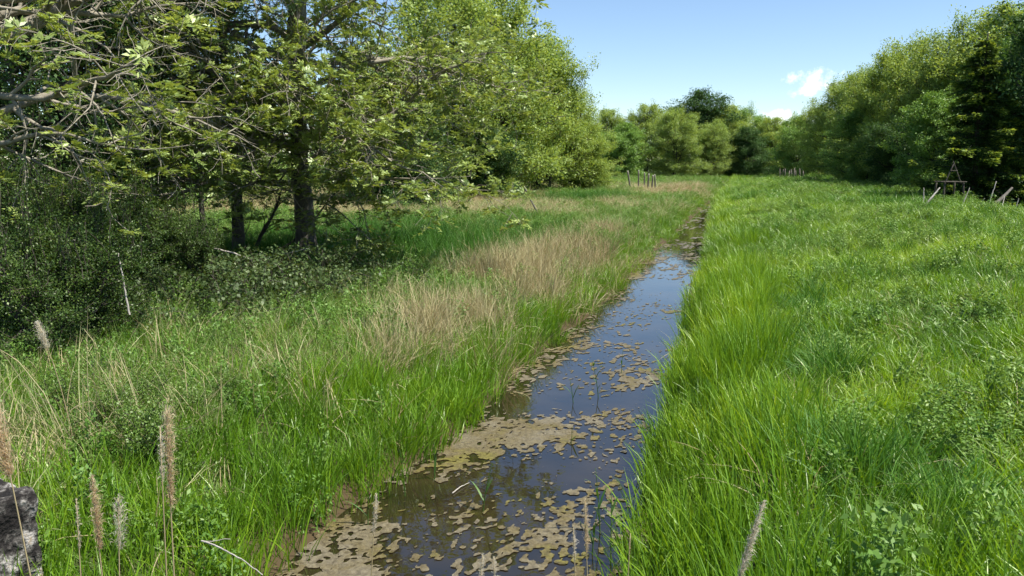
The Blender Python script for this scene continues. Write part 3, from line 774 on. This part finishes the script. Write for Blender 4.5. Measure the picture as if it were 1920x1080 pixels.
G3 = 'trees along the right edge of the meadow'
stand(R2, 1530, 92, 205, 'olive tree at the left end of the right row', G3, 2.6, .9)
stand(R1, 1562, 86, 165, 'yellow green tree second in the right row', G3, .1, .9)
stand(R2, 1604, 76, 140, 'olive tree with frayed top third in the right row', G3, 1.3, .9)
stand(R3, 1650, 66, 125, 'mid green tree in the middle of the right row', G3, 3.0, .9, M['lime'])
stand(R1, 1700, 60, 95, 'bright topped tree left of the conifer', G3, 4.7, .9)
stand(R2, 1768, 55, 62, 'tall frayed tree rising behind the conifer', G3, 5.5, .9)
stand(R1, 1850, 52, 35, 'tallest bright green tree of the right row', G3, .8, .95)
stand(R3, 1925, 46, 60, 'green tree cut by the right border', G3, 2.3, .9)
stand(R4, 1690, 52, 215, 'dark low tree in the shade below the right row', G3, .6, 1.1)
stand(R4, 1610, 66, 215, 'low green tree below the frayed olive one', G3, 2.6, 1.1, M['green'])
stand(R4, 1745, 47, 190, 'dense green tree just left of the conifer', G3, 4.0, 1.0, M['green'])
stand(R4, 1985, 36, -20, 'dark tree peeking in at the upper right border', G3, 4.9, .8)
cf = conifer('conifer', 301, 7.6, 2.7)
xy = by_depth(1818, 36); place(cf, xy, 'dark conifer with yellow green branch tips in front of the right row', 'tree', None, .4, 1.0)

def distant_wood():
    rng = np.random.default_rng(61); tips = []
    for i in range(1500):
        f = rng.uniform(140, 160); rt = rng.uniform(-70, 110); xy = world_xy(f, rt)
        h = (4.5 + 5.5 * fbm(np.array(rt * .09), np.array(2.0), 3)) * rng.uniform(.05, 1)
        tips.append((np.array([xy[0], xy[1], .6 + h]), np.array([0, 0, 1.0])))
    c = MB(); leaves_cloud(c, rng, tips, 34, 1.5, .5, .5, .6); o = c.build('distant_wood', M['green'], None, False)
    tag(o, 'distant wood closing the gaps behind the far tree row', 'wood', kind='stuff')
distant_wood()

# ------------------------------------------------------------------ grasses: tufts scattered over the banks
def blades(mb, rng, n, h, w, spread, lean, bend, segs=4, taper=0.7, tint=(0, 1)):
    a0 = rng.uniform(0, 6.28, n); rr = spread * np.sqrt(rng.random(n))
    b = np.column_stack([np.cos(a0) * rr, np.sin(a0) * rr, np.full(n, -0.03)])
    a = a0 + rng.normal(0, 1.1, n)
    L = rng.uniform(h[0], h[1], n); th0 = np.abs(rng.normal(lean, lean * .6, n)); bd = np.abs(rng.normal(bend, bend * .55, n))
    W = rng.uniform(w[0], w[1], n)
    out = np.column_stack([np.cos(a), np.sin(a), 0 * a]); tw = rng.normal(0, .8, n)
    P = b.copy(); lv = []
    for k in range(segs + 1):
        s = k / segs
        th = th0 + bd * s ** 1.6
        if k: P = P + (out * np.sin(th)[:, None] + np.array([0, 0, 1.0]) * np.cos(th)[:, None]) * (L / segs)[:, None]
        d = out * np.sin(th)[:, None] + np.array([0, 0, 1.0]) * np.cos(th)[:, None]
        sd = np.column_stack([-np.sin(a), np.cos(a), 0 * a]); nn = np.cross(sd, d)
        sd = sd * np.cos(tw)[:, None] + nn * np.sin(tw)[:, None]
        ww = W * (0.55 + 0.45 * min(1, s * 3)) * max(0.0, 1 - s ** 2.2) ** taper * .5
        if k < segs: lv += [P - sd * ww[:, None], P + sd * ww[:, None]]
        else: lv += [P]
    V = np.stack(lv, 1); m = 2 * segs + 1
    base = np.arange(n)[:, None] * m
    q = np.concatenate([base + np.array([[2 * k, 2 * k + 1, 2 * k + 3, 2 * k + 2]]) for k in range(segs - 1)], 0)
    t = base + np.array([[2 * segs - 2, 2 * segs - 1, 2 * segs]])
    mb.add(V.reshape(-1, 3), q, t, np.repeat(rng.uniform(tint[0], tint[1], n), m))

def tuft_fresh(rng):
    mb = MB(); blades(mb, rng, 40, (.25, .66), (.006, .013), .19, .13, .4); return mb
def tuft_meadow(rng):
    mb = MB(); blades(mb, rng, 64, (.18, .46), (.005, .010), .22, .22, .9); return mb
def tuft_fine(rng):
    mb = MB(); blades(mb, rng, 46, (.22, .55), (.004, .008), .2, .22, .8)
    blades(mb, rng, 4, (.45, .7), (.003, .005), .15, .1, .3, tint=(.8, 1)); return mb
def tuft_dark(rng):
    mb = MB(); blades(mb, rng, 44, (.35, .7), (.006, .012), .18, .16, .6); return mb
def tuft_dry(rng):
    mb = MB(); blades(mb, rng, 24, (.4, .9), (.004, .008), .22, .22, .5)
    blades(mb, rng, 16, (.3, .7), (.005, .011), .22, .8, .9, tint=(.5, 1)); return mb
def tuft_herb(rng):
    mb = MB(); tips = []
    for i in range(11):
        a = rng.uniform(0, 6.28); r = .18 * math.sqrt(rng.random()); h = rng.uniform(.2, .48); ln = rng.normal(0, .12, 2)
        for k in range(5):
            z = h * (.25 + .75 * k / 4); tips.append((np.array([math.cos(a) * r + ln[0] * z, math.sin(a) * r + ln[1] * z, z]), np.array([math.cos(a + k * 2.2), math.sin(a + k * 2.2), .1])))
    leaves_cloud(mb, rng, tips, 8, .05, .042, 1.0, .5); return mb

def tuft_set(name, maker, mat, k=6):
    c = bpy.data.collections.new(name)
    for i in range(k):
        me = maker(np.random.default_rng(900 + 13 * i + len(name))).mesh('%s_%d' % (name, i), M[mat], True)
        c.objects.link(bpy.data.objects.new('%s_%d' % (name, i), me))
    return c
TUFT = {'fresh': tuft_set('fresh_tuft', tuft_fresh, 'g_fresh'), 'meadow': tuft_set('meadow_tuft', tuft_meadow, 'g_fresh'), 'fine': tuft_set('fine_tuft', tuft_fine, 'g_fine'),
        'dark': tuft_set('dark_tuft', tuft_dark, 'g_dark'), 'dry': tuft_set('dry_tuft', tuft_dry, 'g_dry'), 'herb': tuft_set('herb_tuft', tuft_herb, 'g_herb')}

def scatter(name, kind, X, Y, S, SZ, shade, label, cat, rng):
    n = len(X)
    me = bpy.data.meshes.new(name)
    me.vertices.add(n); me.vertices.foreach_set('co', np.column_stack([X, Y, ground_z(X, Y)]).astype(np.float32).ravel())
    def attr(nm, ty, key, val): me.attributes.new(nm, ty, 'POINT').data.foreach_set(key, val)
    attr('turn', 'FLOAT_VECTOR', 'vector', np.column_stack([rng.normal(0, .1, n), rng.normal(0, .1, n), rng.uniform(0, 6.28, n)]).astype(np.float32).ravel())
    attr('size', 'FLOAT_VECTOR', 'vector', np.column_stack([S, S, SZ]).astype(np.float32).ravel())
    attr('pick', 'INT', 'value', rng.integers(0, 6, n).astype(np.int32))
    attr('shade', 'FLOAT', 'value', np.clip(shade, 0, 1).astype(np.float32))
    g = bpy.data.node_groups.new(name + '_nodes', 'GeometryNodeTree')
    g.interface.new_socket('Geometry', in_out='INPUT', socket_type='NodeSocketGeometry'); g.interface.new_socket('Geometry', in_out='OUTPUT', socket_type='NodeSocketGeometry')
    gi, go = g.nodes.new('NodeGroupInput'), g.nodes.new('NodeGroupOutput')
    ip, ci = g.nodes.new('GeometryNodeInstanceOnPoints'), g.nodes.new('GeometryNodeCollectionInfo')
    ci.inputs[0].default_value = TUFT[kind]; ci.inputs[1].default_value = True; ci.inputs[2].default_value = True
    def na(nm, ty):
        a = g.nodes.new('GeometryNodeInputNamedAttribute'); a.data_type = ty; a.inputs[0].default_value = nm; return a.outputs[0]
    g.links.new(gi.outputs[0], ip.inputs['Points']); g.links.new(ci.outputs[0], ip.inputs['Instance']); ip.inputs['Pick Instance'].default_value = True
    g.links.new(na('pick', 'INT'), ip.inputs['Instance Index']); g.links.new(na('turn', 'FLOAT_VECTOR'), ip.inputs['Rotation']); g.links.new(na('size', 'FLOAT_VECTOR'), ip.inputs['Scale'])
    g.links.new(ip.outputs[0], go.inputs[0])
    o = link(name, me); o.modifiers.new('tufts', 'NODES').node_group = g
    return tag(o, label, cat, kind='stuff')

def meadow():
    rng = np.random.default_rng(77)
    # candidates round the viewpoint, thinning with distance
    r = np.concatenate([np.linspace(2.4, 12, 200), np.linspace(12.1, 135, 800)])
    dens = 40 * np.minimum(1, (11 / r)) ** 1.15
    A = math.radians(84)
    cdf = np.concatenate([[0], np.cumsum((dens * r)[1:] * np.diff(r))]) * A
    n = int(cdf[-1])
    R = np.interp(rng.random(n) * cdf[-1], cdf, r); TH = (rng.random(n) - .5) * A
    f, rt = R * np.cos(TH), R * np.sin(TH)
    X, Y = rt * CY - f * SY, f * CY + rt * SY
    el, er = edge_l(Y), edge_r(Y)
    fill = Y > 97
    keep = ((X < el + .02 + .3 * (fbm(X * 3, Y * 3, 2) - .5)) | (X > er - .05) | fill) & (Y < 128)
    X, Y, R, TH, f, rt, el, er = [v[keep] for v in (X, Y, R, TH, f, rt, el, er)]
    n = len(X)
    big = fbm(X * .22 + 5, Y * .22, 3); mid = fbm(X * .8, Y * .8 + 30, 3); fin = fbm(X * 2.2 + 8, Y * 2.2, 2)
    grow_ = np.clip(R / 22, 1, 2.2) ** .75
    by_water = np.minimum(np.abs(X - el), np.abs(X - er))
    grow_ = 1 + (grow_ - 1) * sstep(.15, .9, by_water)
    low_edge = 1 - .45 * sstep(12, 26, R) * sstep(.9, .15, by_water)
    U = rng.random(n)
    kind = np.full(n, 'meadow', dtype=object); shade = .50 + .8 * (mid - .5) + .8 * (big - .5) + .5 * (fin - .5) + rng.normal(0, .10, n); hz = np.ones(n)
    # ---- right side
    rs = X > er - .2
    dx = X - er
    edge = rs & (dx < .9 + .5 * mid)
    herb = sstep(.44, .56, fbm(X * .5 + 40, Y * .4, 3)) * sstep(1.2, 3, dx)
    k = rs & (U < .04 + .22 * herb); kind[k] = 'herb'; shade[k] += .15
    k = rs & (U > .55) & (U < .55 + .22 * herb + .04); kind[k] = 'fine'; shade[k] = .45 + .5 * rng.random(k.sum())
    k = rs & (U > .66); kind[k] = 'fresh'; hz[k] = .66
    k = rs & (fbm(X * 1.1 + 3, Y * 1.1 + 60, 2) > .70) & (U < .7); kind[k] = 'dark'; shade[k] = .75; hz[k] = .9
    k = edge & (U < .85); kind[k] = 'fresh'; hz[k] = 1.02
    k = edge & (dx < .12); shade[k] -= .12
    k = rs & (U > .985); kind[k] = 'dry'; hz[k] = .55
    yel = np.exp(-(((X - 7.2) / 2.2) ** 2 + ((Y - 14.5) / 2.5) ** 2)); shade = shade + np.where(rs, .45 * yel, 0)
    hum = fbm(X * 1.3 + 11, Y * 1.3 + 5, 3); hz = hz * np.where(rs, (.35 + 1.1 * hum) * np.where(edge, 1.1, 1.0), 1) * np.where(rs & (X > 9.2), .55, 1)
    k = rs & (X > 9.5) & (U < .5); kind[k] = 'fine'; shade[k] = .5
    # ---- left side
    ls = X < el + .2
    dl = el - X
    def blob(px, py, z, a, b):
        c = at(px, py, z); return np.exp(-(((X - c[0]) / a) ** 2 + ((Y - c[1]) / b) ** 2))
    dry = 1.05 * blob(870, 580, .9, .8, 1.8) + 1.0 * blob(1140, 450, .8, 1.8, 5) + .8 * blob(655, 700, .8, .45, .6) + .75 * blob(990, 500, .8, 1.3, 3) + 1.2 * blob(1270, 352, .8, 2.2, 10) + .6 * blob(1120, 385, .7, 5, 7)
    band = sstep(30, 36, f) * sstep(70, 55, f) * sstep(1100, 900, 960 + FPX * rt / f) ; dry = dry + .95 * band
    dry = dry + .55 * sstep(58, 66, f) * sstep(84, 76, f) * (dl > 1.5)
    dry = dry * (.35 + 1.3 * sstep(.35, .62, mid * .5 + fbm(X * .55 + 70, Y * .3, 2) * .5)) + .20 * (big - .4) * 2 + .35 * (mid - .5)
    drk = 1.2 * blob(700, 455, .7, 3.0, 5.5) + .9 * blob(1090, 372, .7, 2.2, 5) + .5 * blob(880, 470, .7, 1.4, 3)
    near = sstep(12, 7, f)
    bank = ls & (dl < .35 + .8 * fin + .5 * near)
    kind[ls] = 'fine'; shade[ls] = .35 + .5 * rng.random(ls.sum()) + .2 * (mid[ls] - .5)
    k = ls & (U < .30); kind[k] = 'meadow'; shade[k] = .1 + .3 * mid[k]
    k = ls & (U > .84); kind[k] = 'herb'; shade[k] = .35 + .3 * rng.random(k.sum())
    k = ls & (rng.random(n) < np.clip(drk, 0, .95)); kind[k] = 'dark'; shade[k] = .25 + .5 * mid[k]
    k = ls & (rng.random(n) < np.clip(dry - .12 - .6 * drk, .05, .85)); kind[k] = 'dry'; shade[k] = .25 + .65 * rng.random(k.sum()) ; hz[k] = .72 + .35 * np.clip(dry[k], 0, 1)
    red = blob(1145, 440, .8, .9, 3.5) + blob(1270, 352, .8, 2, 8); k = ls & (kind == 'dry'); shade[k] -= .38 * np.clip(red[k], 0, 1)
    k = ls & (kind == 'dry') & (f > 28); hz[k] *= .72
    k = ls & (near > .3) & (U < .34) & (kind != 'dry'); kind[k] = 'fresh'; shade[k] = .15 + .5 * mid[k]; hz[k] = .8
    k = ls & (near > .2) & (dl > .7) & (rng.random(n) < .09); kind[k] = 'dry'; shade[k] = .4 + .5 * rng.random(k.sum()); hz[k] = .8
    tall = blob(150, 900, .6, .9, .9) + blob(60, 860, .6, .8, .8); k = ls & (tall > .25) & (rng.random(n) < .05); kind[k] = 'dry'; shade[k] = .55 + .4 * rng.random(k.sum()); hz[k] = 1.15 + .5 * rng.random(k.sum())
    k = bank & (rng.random(n) < .82); kind[k] = 'fresh'; shade[k] = .3 + .7 * (mid[k] - .3) + rng.normal(0, .1, k.sum()); hz[k] = .72 + .2 * fin[k]
    c_ = (1 - .35 * sstep(11, 17, f) * 0)
    names = {'fresh': ('fresh_grass', 'bright green broad bladed grass along both banks of the ditch'), 'meadow': ('meadow_grass', 'lush green meadow grass covering the strip right of the ditch'),
             'fine': ('fine_grass', 'fine grey green grass mixed over the meadow'), 'dark': ('dark_grass', 'dark green grass patches beside the ash trunk'),
             'dry': ('dry_grass', 'dry tan and reddish grass patches on the left meadow'), 'herb': ('leafy_herbs', 'low leafy herbs among the grass')}
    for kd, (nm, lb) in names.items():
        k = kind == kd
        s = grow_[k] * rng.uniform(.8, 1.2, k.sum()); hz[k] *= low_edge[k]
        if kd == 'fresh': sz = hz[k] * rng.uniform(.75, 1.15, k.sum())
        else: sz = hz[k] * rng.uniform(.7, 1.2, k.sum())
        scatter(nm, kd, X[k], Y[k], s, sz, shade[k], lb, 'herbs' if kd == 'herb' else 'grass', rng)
    print('tufts', n)
meadow()

# ------------------------------------------------------------------ single things
def base_z(x, y): return float(ground_z(x, y))

def concrete_block():
    rng = np.random.default_rng(4)
    c = pt(-8, 934, 4.3); g = base_z(c[0], c[1])
    root = empty('concrete_block', (c[0], c[1], min(g, 0.4)), YAW - .5)
    import bmesh
    bm = bmesh.new(); bmesh.ops.create_cube(bm, size=1)
    h = c[2] - min(g, .4)
    for v in bm.verts: v.co.x = v.co.x * .5 - .16; v.co.y *= .34; v.co.z = (v.co.z + .5) * (h + .1) - .1
    bmesh.ops.subdivide_edges(bm, edges=bm.edges[:], cuts=26, use_grid_fill=True)
    bm.normal_update()
    for k in range(2): bmesh.ops.smooth_vert(bm, verts=bm.verts[:], factor=.5, use_axis_x=True, use_axis_y=True, use_axis_z=True)
    for v in bm.verts:
        p = np.array(v.co)
        d = (fbm(p[0] * 7 + p[2] * 5, p[1] * 7 + 3, 4) - .5) * .05 + (fbm(p[0] * 24 + p[2] * 22, p[1] * 24, 3) - .5) * .025
        v.co += v.normal * d
    me = bpy.data.meshes.new('block'); bm.to_mesh(me); bm.free()
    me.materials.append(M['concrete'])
    link('block', me, root)
    tag(root, 'weathered grey concrete block in the lower left corner', 'block')
concrete_block()

def reed(px, top, f, lean, plume_len, wid, pale, lb, bend=0.3, wisp=False, base=None, dens=420, leafy=True):
    """dead reed: a straw stem, a feathery one-sided plume, a dry leaf"""
    rng = np.random.default_rng(int(px * 7 + top))
    T = pt(px, top, f)
    rv = np.array([CY, SY, 0]); fv = np.array([-SY, CY, 0])
    B = T - rv * lean + fv * rng.normal(0, .05); gz = base_z(B[0], B[1]) - .05
    B = np.array([B[0], B[1], gz])
    s = np.linspace(0, 1, 14)[:, None]
    Q = B + (T - B) * np.concatenate([s ** 1.8, s ** 1.8, s], 1)
    root = empty('dead_reed', B)
    Q = Q - B
    L = T[2] - gz
    st = MB(); st.tube(Q, np.linspace(.0055, .0018, 14), 5); st.build('stem', M['straw'], root)
    pm = MB(); n = int(dens * 2.6)
    t = 1 - plume_len / L * (rng.random(n) ** .85)
    k = t * 13; i = np.minimum(k.astype(int), 12); fr = (k - i)[:, None]
    p = Q[i] * (1 - fr) + Q[i + 1] * fr
    u = (t - (1 - plume_len / L)) / (plume_len / L)            # 0 bottom .. 1 tip
    prof = (.25 + .9 * u ** .8) if wisp else np.sin(np.pi * np.clip(u * .85 + .1, 0, 1)) ** .8
    d = norm(rng.normal(0, .42, (n, 3)) + np.array([0, 0, 1.0]) + rv * bend)
    p = p + norm(rng.normal(0, 1, (n, 3))) * (wid * .42 * prof * rng.random(n))[:, None]
    ln = (wid * (.4 + .6 * rng.random(n)) * (.45 + .5 * prof))[:, None]; sd = norm(np.cross(d, rng.normal(0, 1, (n, 3)))) * (.0005 + .0008 * rng.random((n, 1)))
    dr = np.array([0, 0, -1]) * ln * .45
    V = np.stack([p - sd * .4, p + d * ln * .55 + sd, p + d * ln + dr, p + d * ln * .55 - sd], 1).reshape(-1, 3)
    pm.add(V, np.arange(4 * n).reshape(-1, 4), None, np.repeat(rng.random(n) * .6 + .4 * u, 4)); pm.build('plume', M['plume_pale' if pale else 'plume'], root, False)
    if leafy:
        lf = MB(); a = rng.uniform(0, 6.28); z = L * .45; i = int(.45 * 13)
        q = np.array([Q[i] + np.array([math.cos(a) * x, math.sin(a) * x, .12 * math.sin(x * 6) - x * x * 1.2]) for x in np.linspace(0, .35, 6)])
        w = np.array([.004, .008, .008, .007, .004, .001]); sd = np.array([-math.sin(a), math.cos(a), 0])
        V = np.stack([q - sd * w[:, None], q + sd * w[:, None]], 1).reshape(-1, 3)
        lf.add(V, [[2 * j, 2 * j + 1, 2 * j + 3, 2 * j + 2] for j in range(5)], None, .7); lf.build('leaf', M['straw'], root)
    tag(root, lb, 'reed', 'dead reeds')
reed(312, 768, 2.5, .03, .34, .05, False, 'tall brown plumed dead reed rising left of the ditch', wisp=True, dens=520)
reed(300, 800, 2.6, .06, .2, .03, True, 'thin dead reed stem crossing the tall brown plume', dens=140)
reed(172, 892, 2.45, -.01, .26, .038, False, 'slim brown reed plume between concrete block and tall plume', dens=520)
reed(-12, 742, 2.3, -.16, .26, .07, False, 'thick brown reed plume bowing in at the left border', bend=-.4, dens=620)
reed(222, 930, 2.9, .03, .22, .07, True, 'broken straggly pale reed head right of the slim brown plume', dens=130)
reed(143, 935, 2.8, .01, .2, .02, True, 'thin pale reed stem beside the slim brown plume', dens=120)
reed(705, 925, 3.4, .10, .2, .03, True, 'pale reed plume standing over the algae at the left water edge', dens=150)
reed(1096, 935, 3.2, -.05, .26, .035, False, 'tan reed plume in the blue water by the right bank', dens=260)
reed(1075, 990, 3.2, -.04, .16, .03, True, 'faint pale reed just left of the tan plume', dens=90)
reed(1432, 940, 2.7, .22, .34, .045, True, 'pale feathery reed plume slanting over the right bank grass', bend=.6, dens=420)
reed(905, 1040, 2.9, .10, .16, .03, True, 'short pale reed tip at the bottom edge over the algae', dens=110)
reed(925, 1045, 3.0, -.05, .14, .03, True, 'reed tip at the bottom edge right beside another', dens=100)
reed(72, 606, 6.2, -.16, .22, .10, True, 'lone distant reed with pale plume before the hawthorn', dens=220, bend=-.5)
reed(1182, 1000, 3.1, .02, .10, .012, False, 'broken brown reed stump in dark grass at the right water edge', dens=60)

def stick(name, pts, r, mat, lb, cat, forks=(), group=None):
    pts = np.array(pts, float); b = pts[0].copy(); root = empty(name, b)
    q = pts - b
    # resample to a gently crooked line
    rng = np.random.default_rng(len(lb) * 31)
    t = np.linspace(0, len(q) - 1, 5 * len(q)); i = np.minimum(t.astype(int), len(q) - 2); fr = (t - i)[:, None]
    Q = q[i] * (1 - fr) + q[i + 1] * fr
    Q[1:-1] += rng.normal(0, min(r * .2, .006), (len(Q) - 2, 3))
    m = MB(); m.tube(Q, np.linspace(r, r * .45, len(Q)), 6); m.build('wood', mat, root)
    for a, e, rr in forks:
        p0 = Q[int(a * (len(Q) - 1))]; e = np.array(e, float) - b
        s = np.linspace(0, 1, 6)[:, None]; F = p0 * (1 - s) + e * s; F[1:-1] += rng.normal(0, rr, (4, 3))
        m = MB(); m.tube(F, np.linspace(rr, rr * .4, 6), 5); m.build('fork', mat, root)
    return tag(root, lb, cat, group)

stick('fallen_branch', [pt(128, 792, 7.6), pt(165, 768, 7.7), pt(200, 752, 7.8), pt(238, 742, 7.9)], .018, M['dead'], 'grey fallen branch lying on the left bank before the hawthorn', 'branch', [(.45, pt(185, 735, 7.7), .008)])
stick('bent_twig', [pt(378, 1014, 4.6), pt(415, 1028, 4.5), pt(455, 1050, 4.4), pt(492, 1078, 4.3)], .006, M['dead'], 'white bent twig in the grass at the bottom left of the ditch', 'twig', [(.05, pt(432, 1011, 4.6), .004)])
stick('floating_twig', [np.append(at(848, 925, .012), .012), np.append(at(862, 914, .012), .014), np.append(at(880, 905, .012), .012)], .007, M['dead'], 'short pale twig floating on the algae', 'twig')
stick('fallen_bough', [pt(-20, 447, 12.2), pt(50, 452, 12.2), pt(110, 450, 12.3), pt(190, 455, 12.4)], .055, M['dead'], 'bare pale fallen bough lying across the dark thicket', 'branch', [(.3, pt(30, 405, 12.3), .012), (.6, pt(105, 400, 12.3), .012), (.85, pt(180, 432, 12.4), .015)])
stick('bare_branch', [pt(402, 466, 14.6), pt(440, 475, 14.6), pt(478, 490, 14.5), pt(520, 480, 14.4), pt(560, 470, 14.4)], .018, M['dead'], 'bare pale branch lying before the two ash trunks', 'branch', [(.5, pt(452, 508, 14.4), .012), (.75, pt(580, 465, 14.5), .008)])
stick('dead_branch', [pt(243, 590, 9.6), pt(232, 530, 9.6), pt(222, 475, 9.7)], .014, M['dead'], 'thin bleached dead stem upright before the shaded hawthorn', 'branch')

def post(px, py, f, h, r, lb, lean=(0, 0), group='fence posts'):
    xy = by_depth(px, f); g = base_z(*xy); root = empty('fence_post', (xy[0], xy[1], g))
    m = MB(); z = np.linspace(-.2, h, 6); rng = np.random.default_rng(px)
    m.tube(np.column_stack([lean[0] * z + rng.normal(0, .004, 6), lean[1] * z, z]), np.full(6, r), 8); m.build('shaft', M['post'], root)
    m = MB(); m.tube([(lean[0] * h, lean[1] * h, h - .01), (lean[0] * (h + .03), lean[1] * (h + .03), h + .03)], [r * 1.04, r * .7], 8); m.build('weathered_top', M['dead'], root)
    tag(root, lb, 'post', group)
post(1181, 350, 64, 1.5, .07, 'leftmost weathered fence post, leaning, in front of the far trees', (-.18, 0))
post(1195, 350, 64, 1.6, .06, 'second fence post from the left, upright and thin', (0, 0))
post(1206, 350, 68, 1.35, .06, 'third fence post from the left, set farther back')
post(1213, 350, 63, 1.35, .07, 'fourth fence post from the left, in the close group', (.03, 0))
post(1220, 350, 64, 1.25, .07, 'fifth fence post from the left, short and thick', (.06, 0))
post(1227, 350, 62, 1.3, .06, 'rightmost weathered fence post beside the reddish dry grass', (-.06, 0))
post(1012, 398, 34, 1.3, .035, 'slanting old post under the outermost ash twigs', (-.5, -.1), None)

def stakes():
    rng = np.random.default_rng(3)
    for i in range(9):
        px = 1456 + i * 5.6 + rng.normal(0, .8); xy = by_depth(px, 84 + rng.normal(0, .5)); g = base_z(*xy); h = rng.uniform(.7, 1.0)
        root = empty('pale_stake', (xy[0], xy[1], g)); m = MB(); m.box((0, 0, h / 2 - .1), (.09, .06, h + .2)); m.build('shaft', M['post'], root, False)
        m = MB(); m.add([(-.045, -.03, h), (.045, -.03, h), (.045, .03, h), (-.045, .03, h), (0, 0, h + .12)], None, [[0, 1, 4], [1, 2, 4], [2, 3, 4], [3, 0, 4]]); m.build('pointed_top', M['post'], root, False)
        root.rotation_euler = (rng.normal(0, .06), rng.normal(0, .06), rng.uniform(0, 3))
        tag(root, 'pale wooden stake, %s from the left of the close row before the dark far tree' % ['first', 'second', 'third', 'fourth', 'fifth', 'sixth', 'seventh', 'eighth', 'ninth'][i], 'stake', 'pale stakes at the far right of the meadow')
stakes()

def a_frame():
    f = 33.0; c = pt(1782, 352, f); g = base_z(c[0], c[1]); z0 = g
    rv = np.array([CY, SY, 0]); fv = np.array([-SY, CY, 0])
    root = empty('wooden_frame', (c[0], c[1], z0))
    def beam(nm, a, b, r):
        def P(q): return rv * q[0] + fv * q[1] + np.array([0, 0, q[2]])
        A, B = P(a), P(b); s = np.linspace(0, 1, 5)[:, None]; m = MB(); m.tube(A * (1 - s) + B * s, np.linspace(r, r * .85, 5), 6); m.build(nm, M['darkbark'], root)
    zt = pt(1785, 306, f)[2] - z0; zp = pt(1785, 343, f)[2] - z0
    for a in (-.38, .38):
        beam('leg', (a * 1.15, -.3, -.1), (a, -.25, zp), .045); beam('leg', (a * 1.15, .5, -.1), (a, .4, zp), .045)
    for k in range(4): beam('platform_plank', (-.48, -.32 + .24 * k, zp + .05), (.48, -.32 + .24 * k, zp + .05), .028)
    beam('frame_pole', (-.3, -.1, zp), (.06, 0, zt), .028); beam('frame_pole', (.36, -.1, zp), (.02, 0, zt + .08), .024)
    beam('crossbar', (-.1, -.06, zp + (zt - zp) * .62), (.2, -.06, zp + (zt - zp) * .62), .022)
    tag(root, 'small rickety wooden frame with pointed top in the shade by the conifer', 'wooden frame')
a_frame()

rng = np.random.default_rng(19)
logs = [((1860, 385), (1898, 352), .09, 'thick dark log slanting up from the grass at the far right'), ((1832, 388), (1846, 372), .03, 'short pale dead stick left of the thick log'), ((1735, 362), (1762, 352), .05, 'grey fallen pole lying left of the wooden frame'),
        ((1733, 366), (1732, 352), .03, 'short upright stake left of the wooden frame'), ((1878, 384), (1884, 368), .02, 'thin pale stick standing right of the thick log'), ((1903, 392), (1910, 372), .025, 'pale stick tilted near the right border'), ((1805, 374), (1818, 352), .02, 'thin stick leaning right of the wooden frame'), ((1855, 360), (1868, 340), .03, 'grey stick rising behind the thick log')]
for (a, b, r, lb) in logs:
    f = 30.0 + rng.uniform(-1.5, 2); A = pt(*a, f); B = pt(*b, f + rng.uniform(-.3, .5)); A[2] = min(A[2], base_z(A[0], A[1]) + .1)
    stick('dead_stick', [A, (A + B) / 2, B], r, M['dead' if r < .08 else 'post'], lb, 'stick', group='dead wood at the foot of the right row')

def water_reed(px, py, f_h, n, seed, lb):
    """young reed standing in the water"""
    rng = np.random.default_rng(seed); b = at(px, py, 0.0)
    root = empty('water_reed', (b[0], b[1], 0))
    ln = rng.normal(0, .12, 2); s = np.linspace(0, 1, 8)
    Q = np.column_stack([ln[0] * f_h * s ** 1.5, ln[1] * f_h * s ** 1.5, s * f_h - .05])
    m = MB(); m.tube(Q, np.linspace(.006, .002, 8), 5, .3); m.build('stem', M['reedg'], root)
    for k in range(n):
        i = 2 + k % 5; a = rng.uniform(0, 6.28); L = rng.uniform(.15, .32); t = np.linspace(0, 1, 6); e = rng.uniform(.8, 1.3)
        q = Q[i] + np.column_stack([np.cos(a) * L * t * math.cos(e), np.sin(a) * L * t * math.cos(e), L * t * math.sin(e) - .35 * L * t ** 2])
        w = .009 * np.array([.5, 1, 1, .8, .5, .05]); sd = np.array([-math.sin(a), math.cos(a), 0])
        V = np.stack([q - sd * w[:, None], q + sd * w[:, None]], 1).reshape(-1, 3)
        lf = MB(); lf.add(V, [[2 * j, 2 * j + 1, 2 * j + 3, 2 * j + 2] for j in range(5)], None, rng.random()); lf.build('leaf', M['reedg'], root)
    tag(root, lb, 'reed', 'young reeds standing in the water')
M['reedg'] = leaf_mat('reed_green', [(0.0, (0.03, 0.09, 0.012)), (1.0, (0.08, 0.18, 0.02))], .35, .12)
for i, (px, py, h, n, lb) in enumerate(((1122, 745, .55, 5, 'young reed with slanting leaves in the middle of the water'), (1075, 755, .35, 2, 'single thin reed left of the slanting reed'), (1072, 828, .22, 1, 'tiny reed tip at the blue water edge'), (1165, 700, .4, 2, 'thin reed near the right bank'),
        (905, 960, .5, 3, 'thin reed standing among algae at the left'), (760, 930, .5, 4, 'young reed between left bank grass and algae'), (815, 900, .4, 3, 'slim young reed at the left water edge before the algae mat'), (1125, 1000, .6, 4, 'dark young reed close to the right bank'), (1145, 1060, .6, 5, 'dark young reed at the bottom of the right bank'), (1110, 1040, .45, 3, 'young reed beside the tan plume'), (690, 985, .45, 3, 'thin reed left of the pale plume'))):
    water_reed(px, py, h, n, 40 + i, lb)
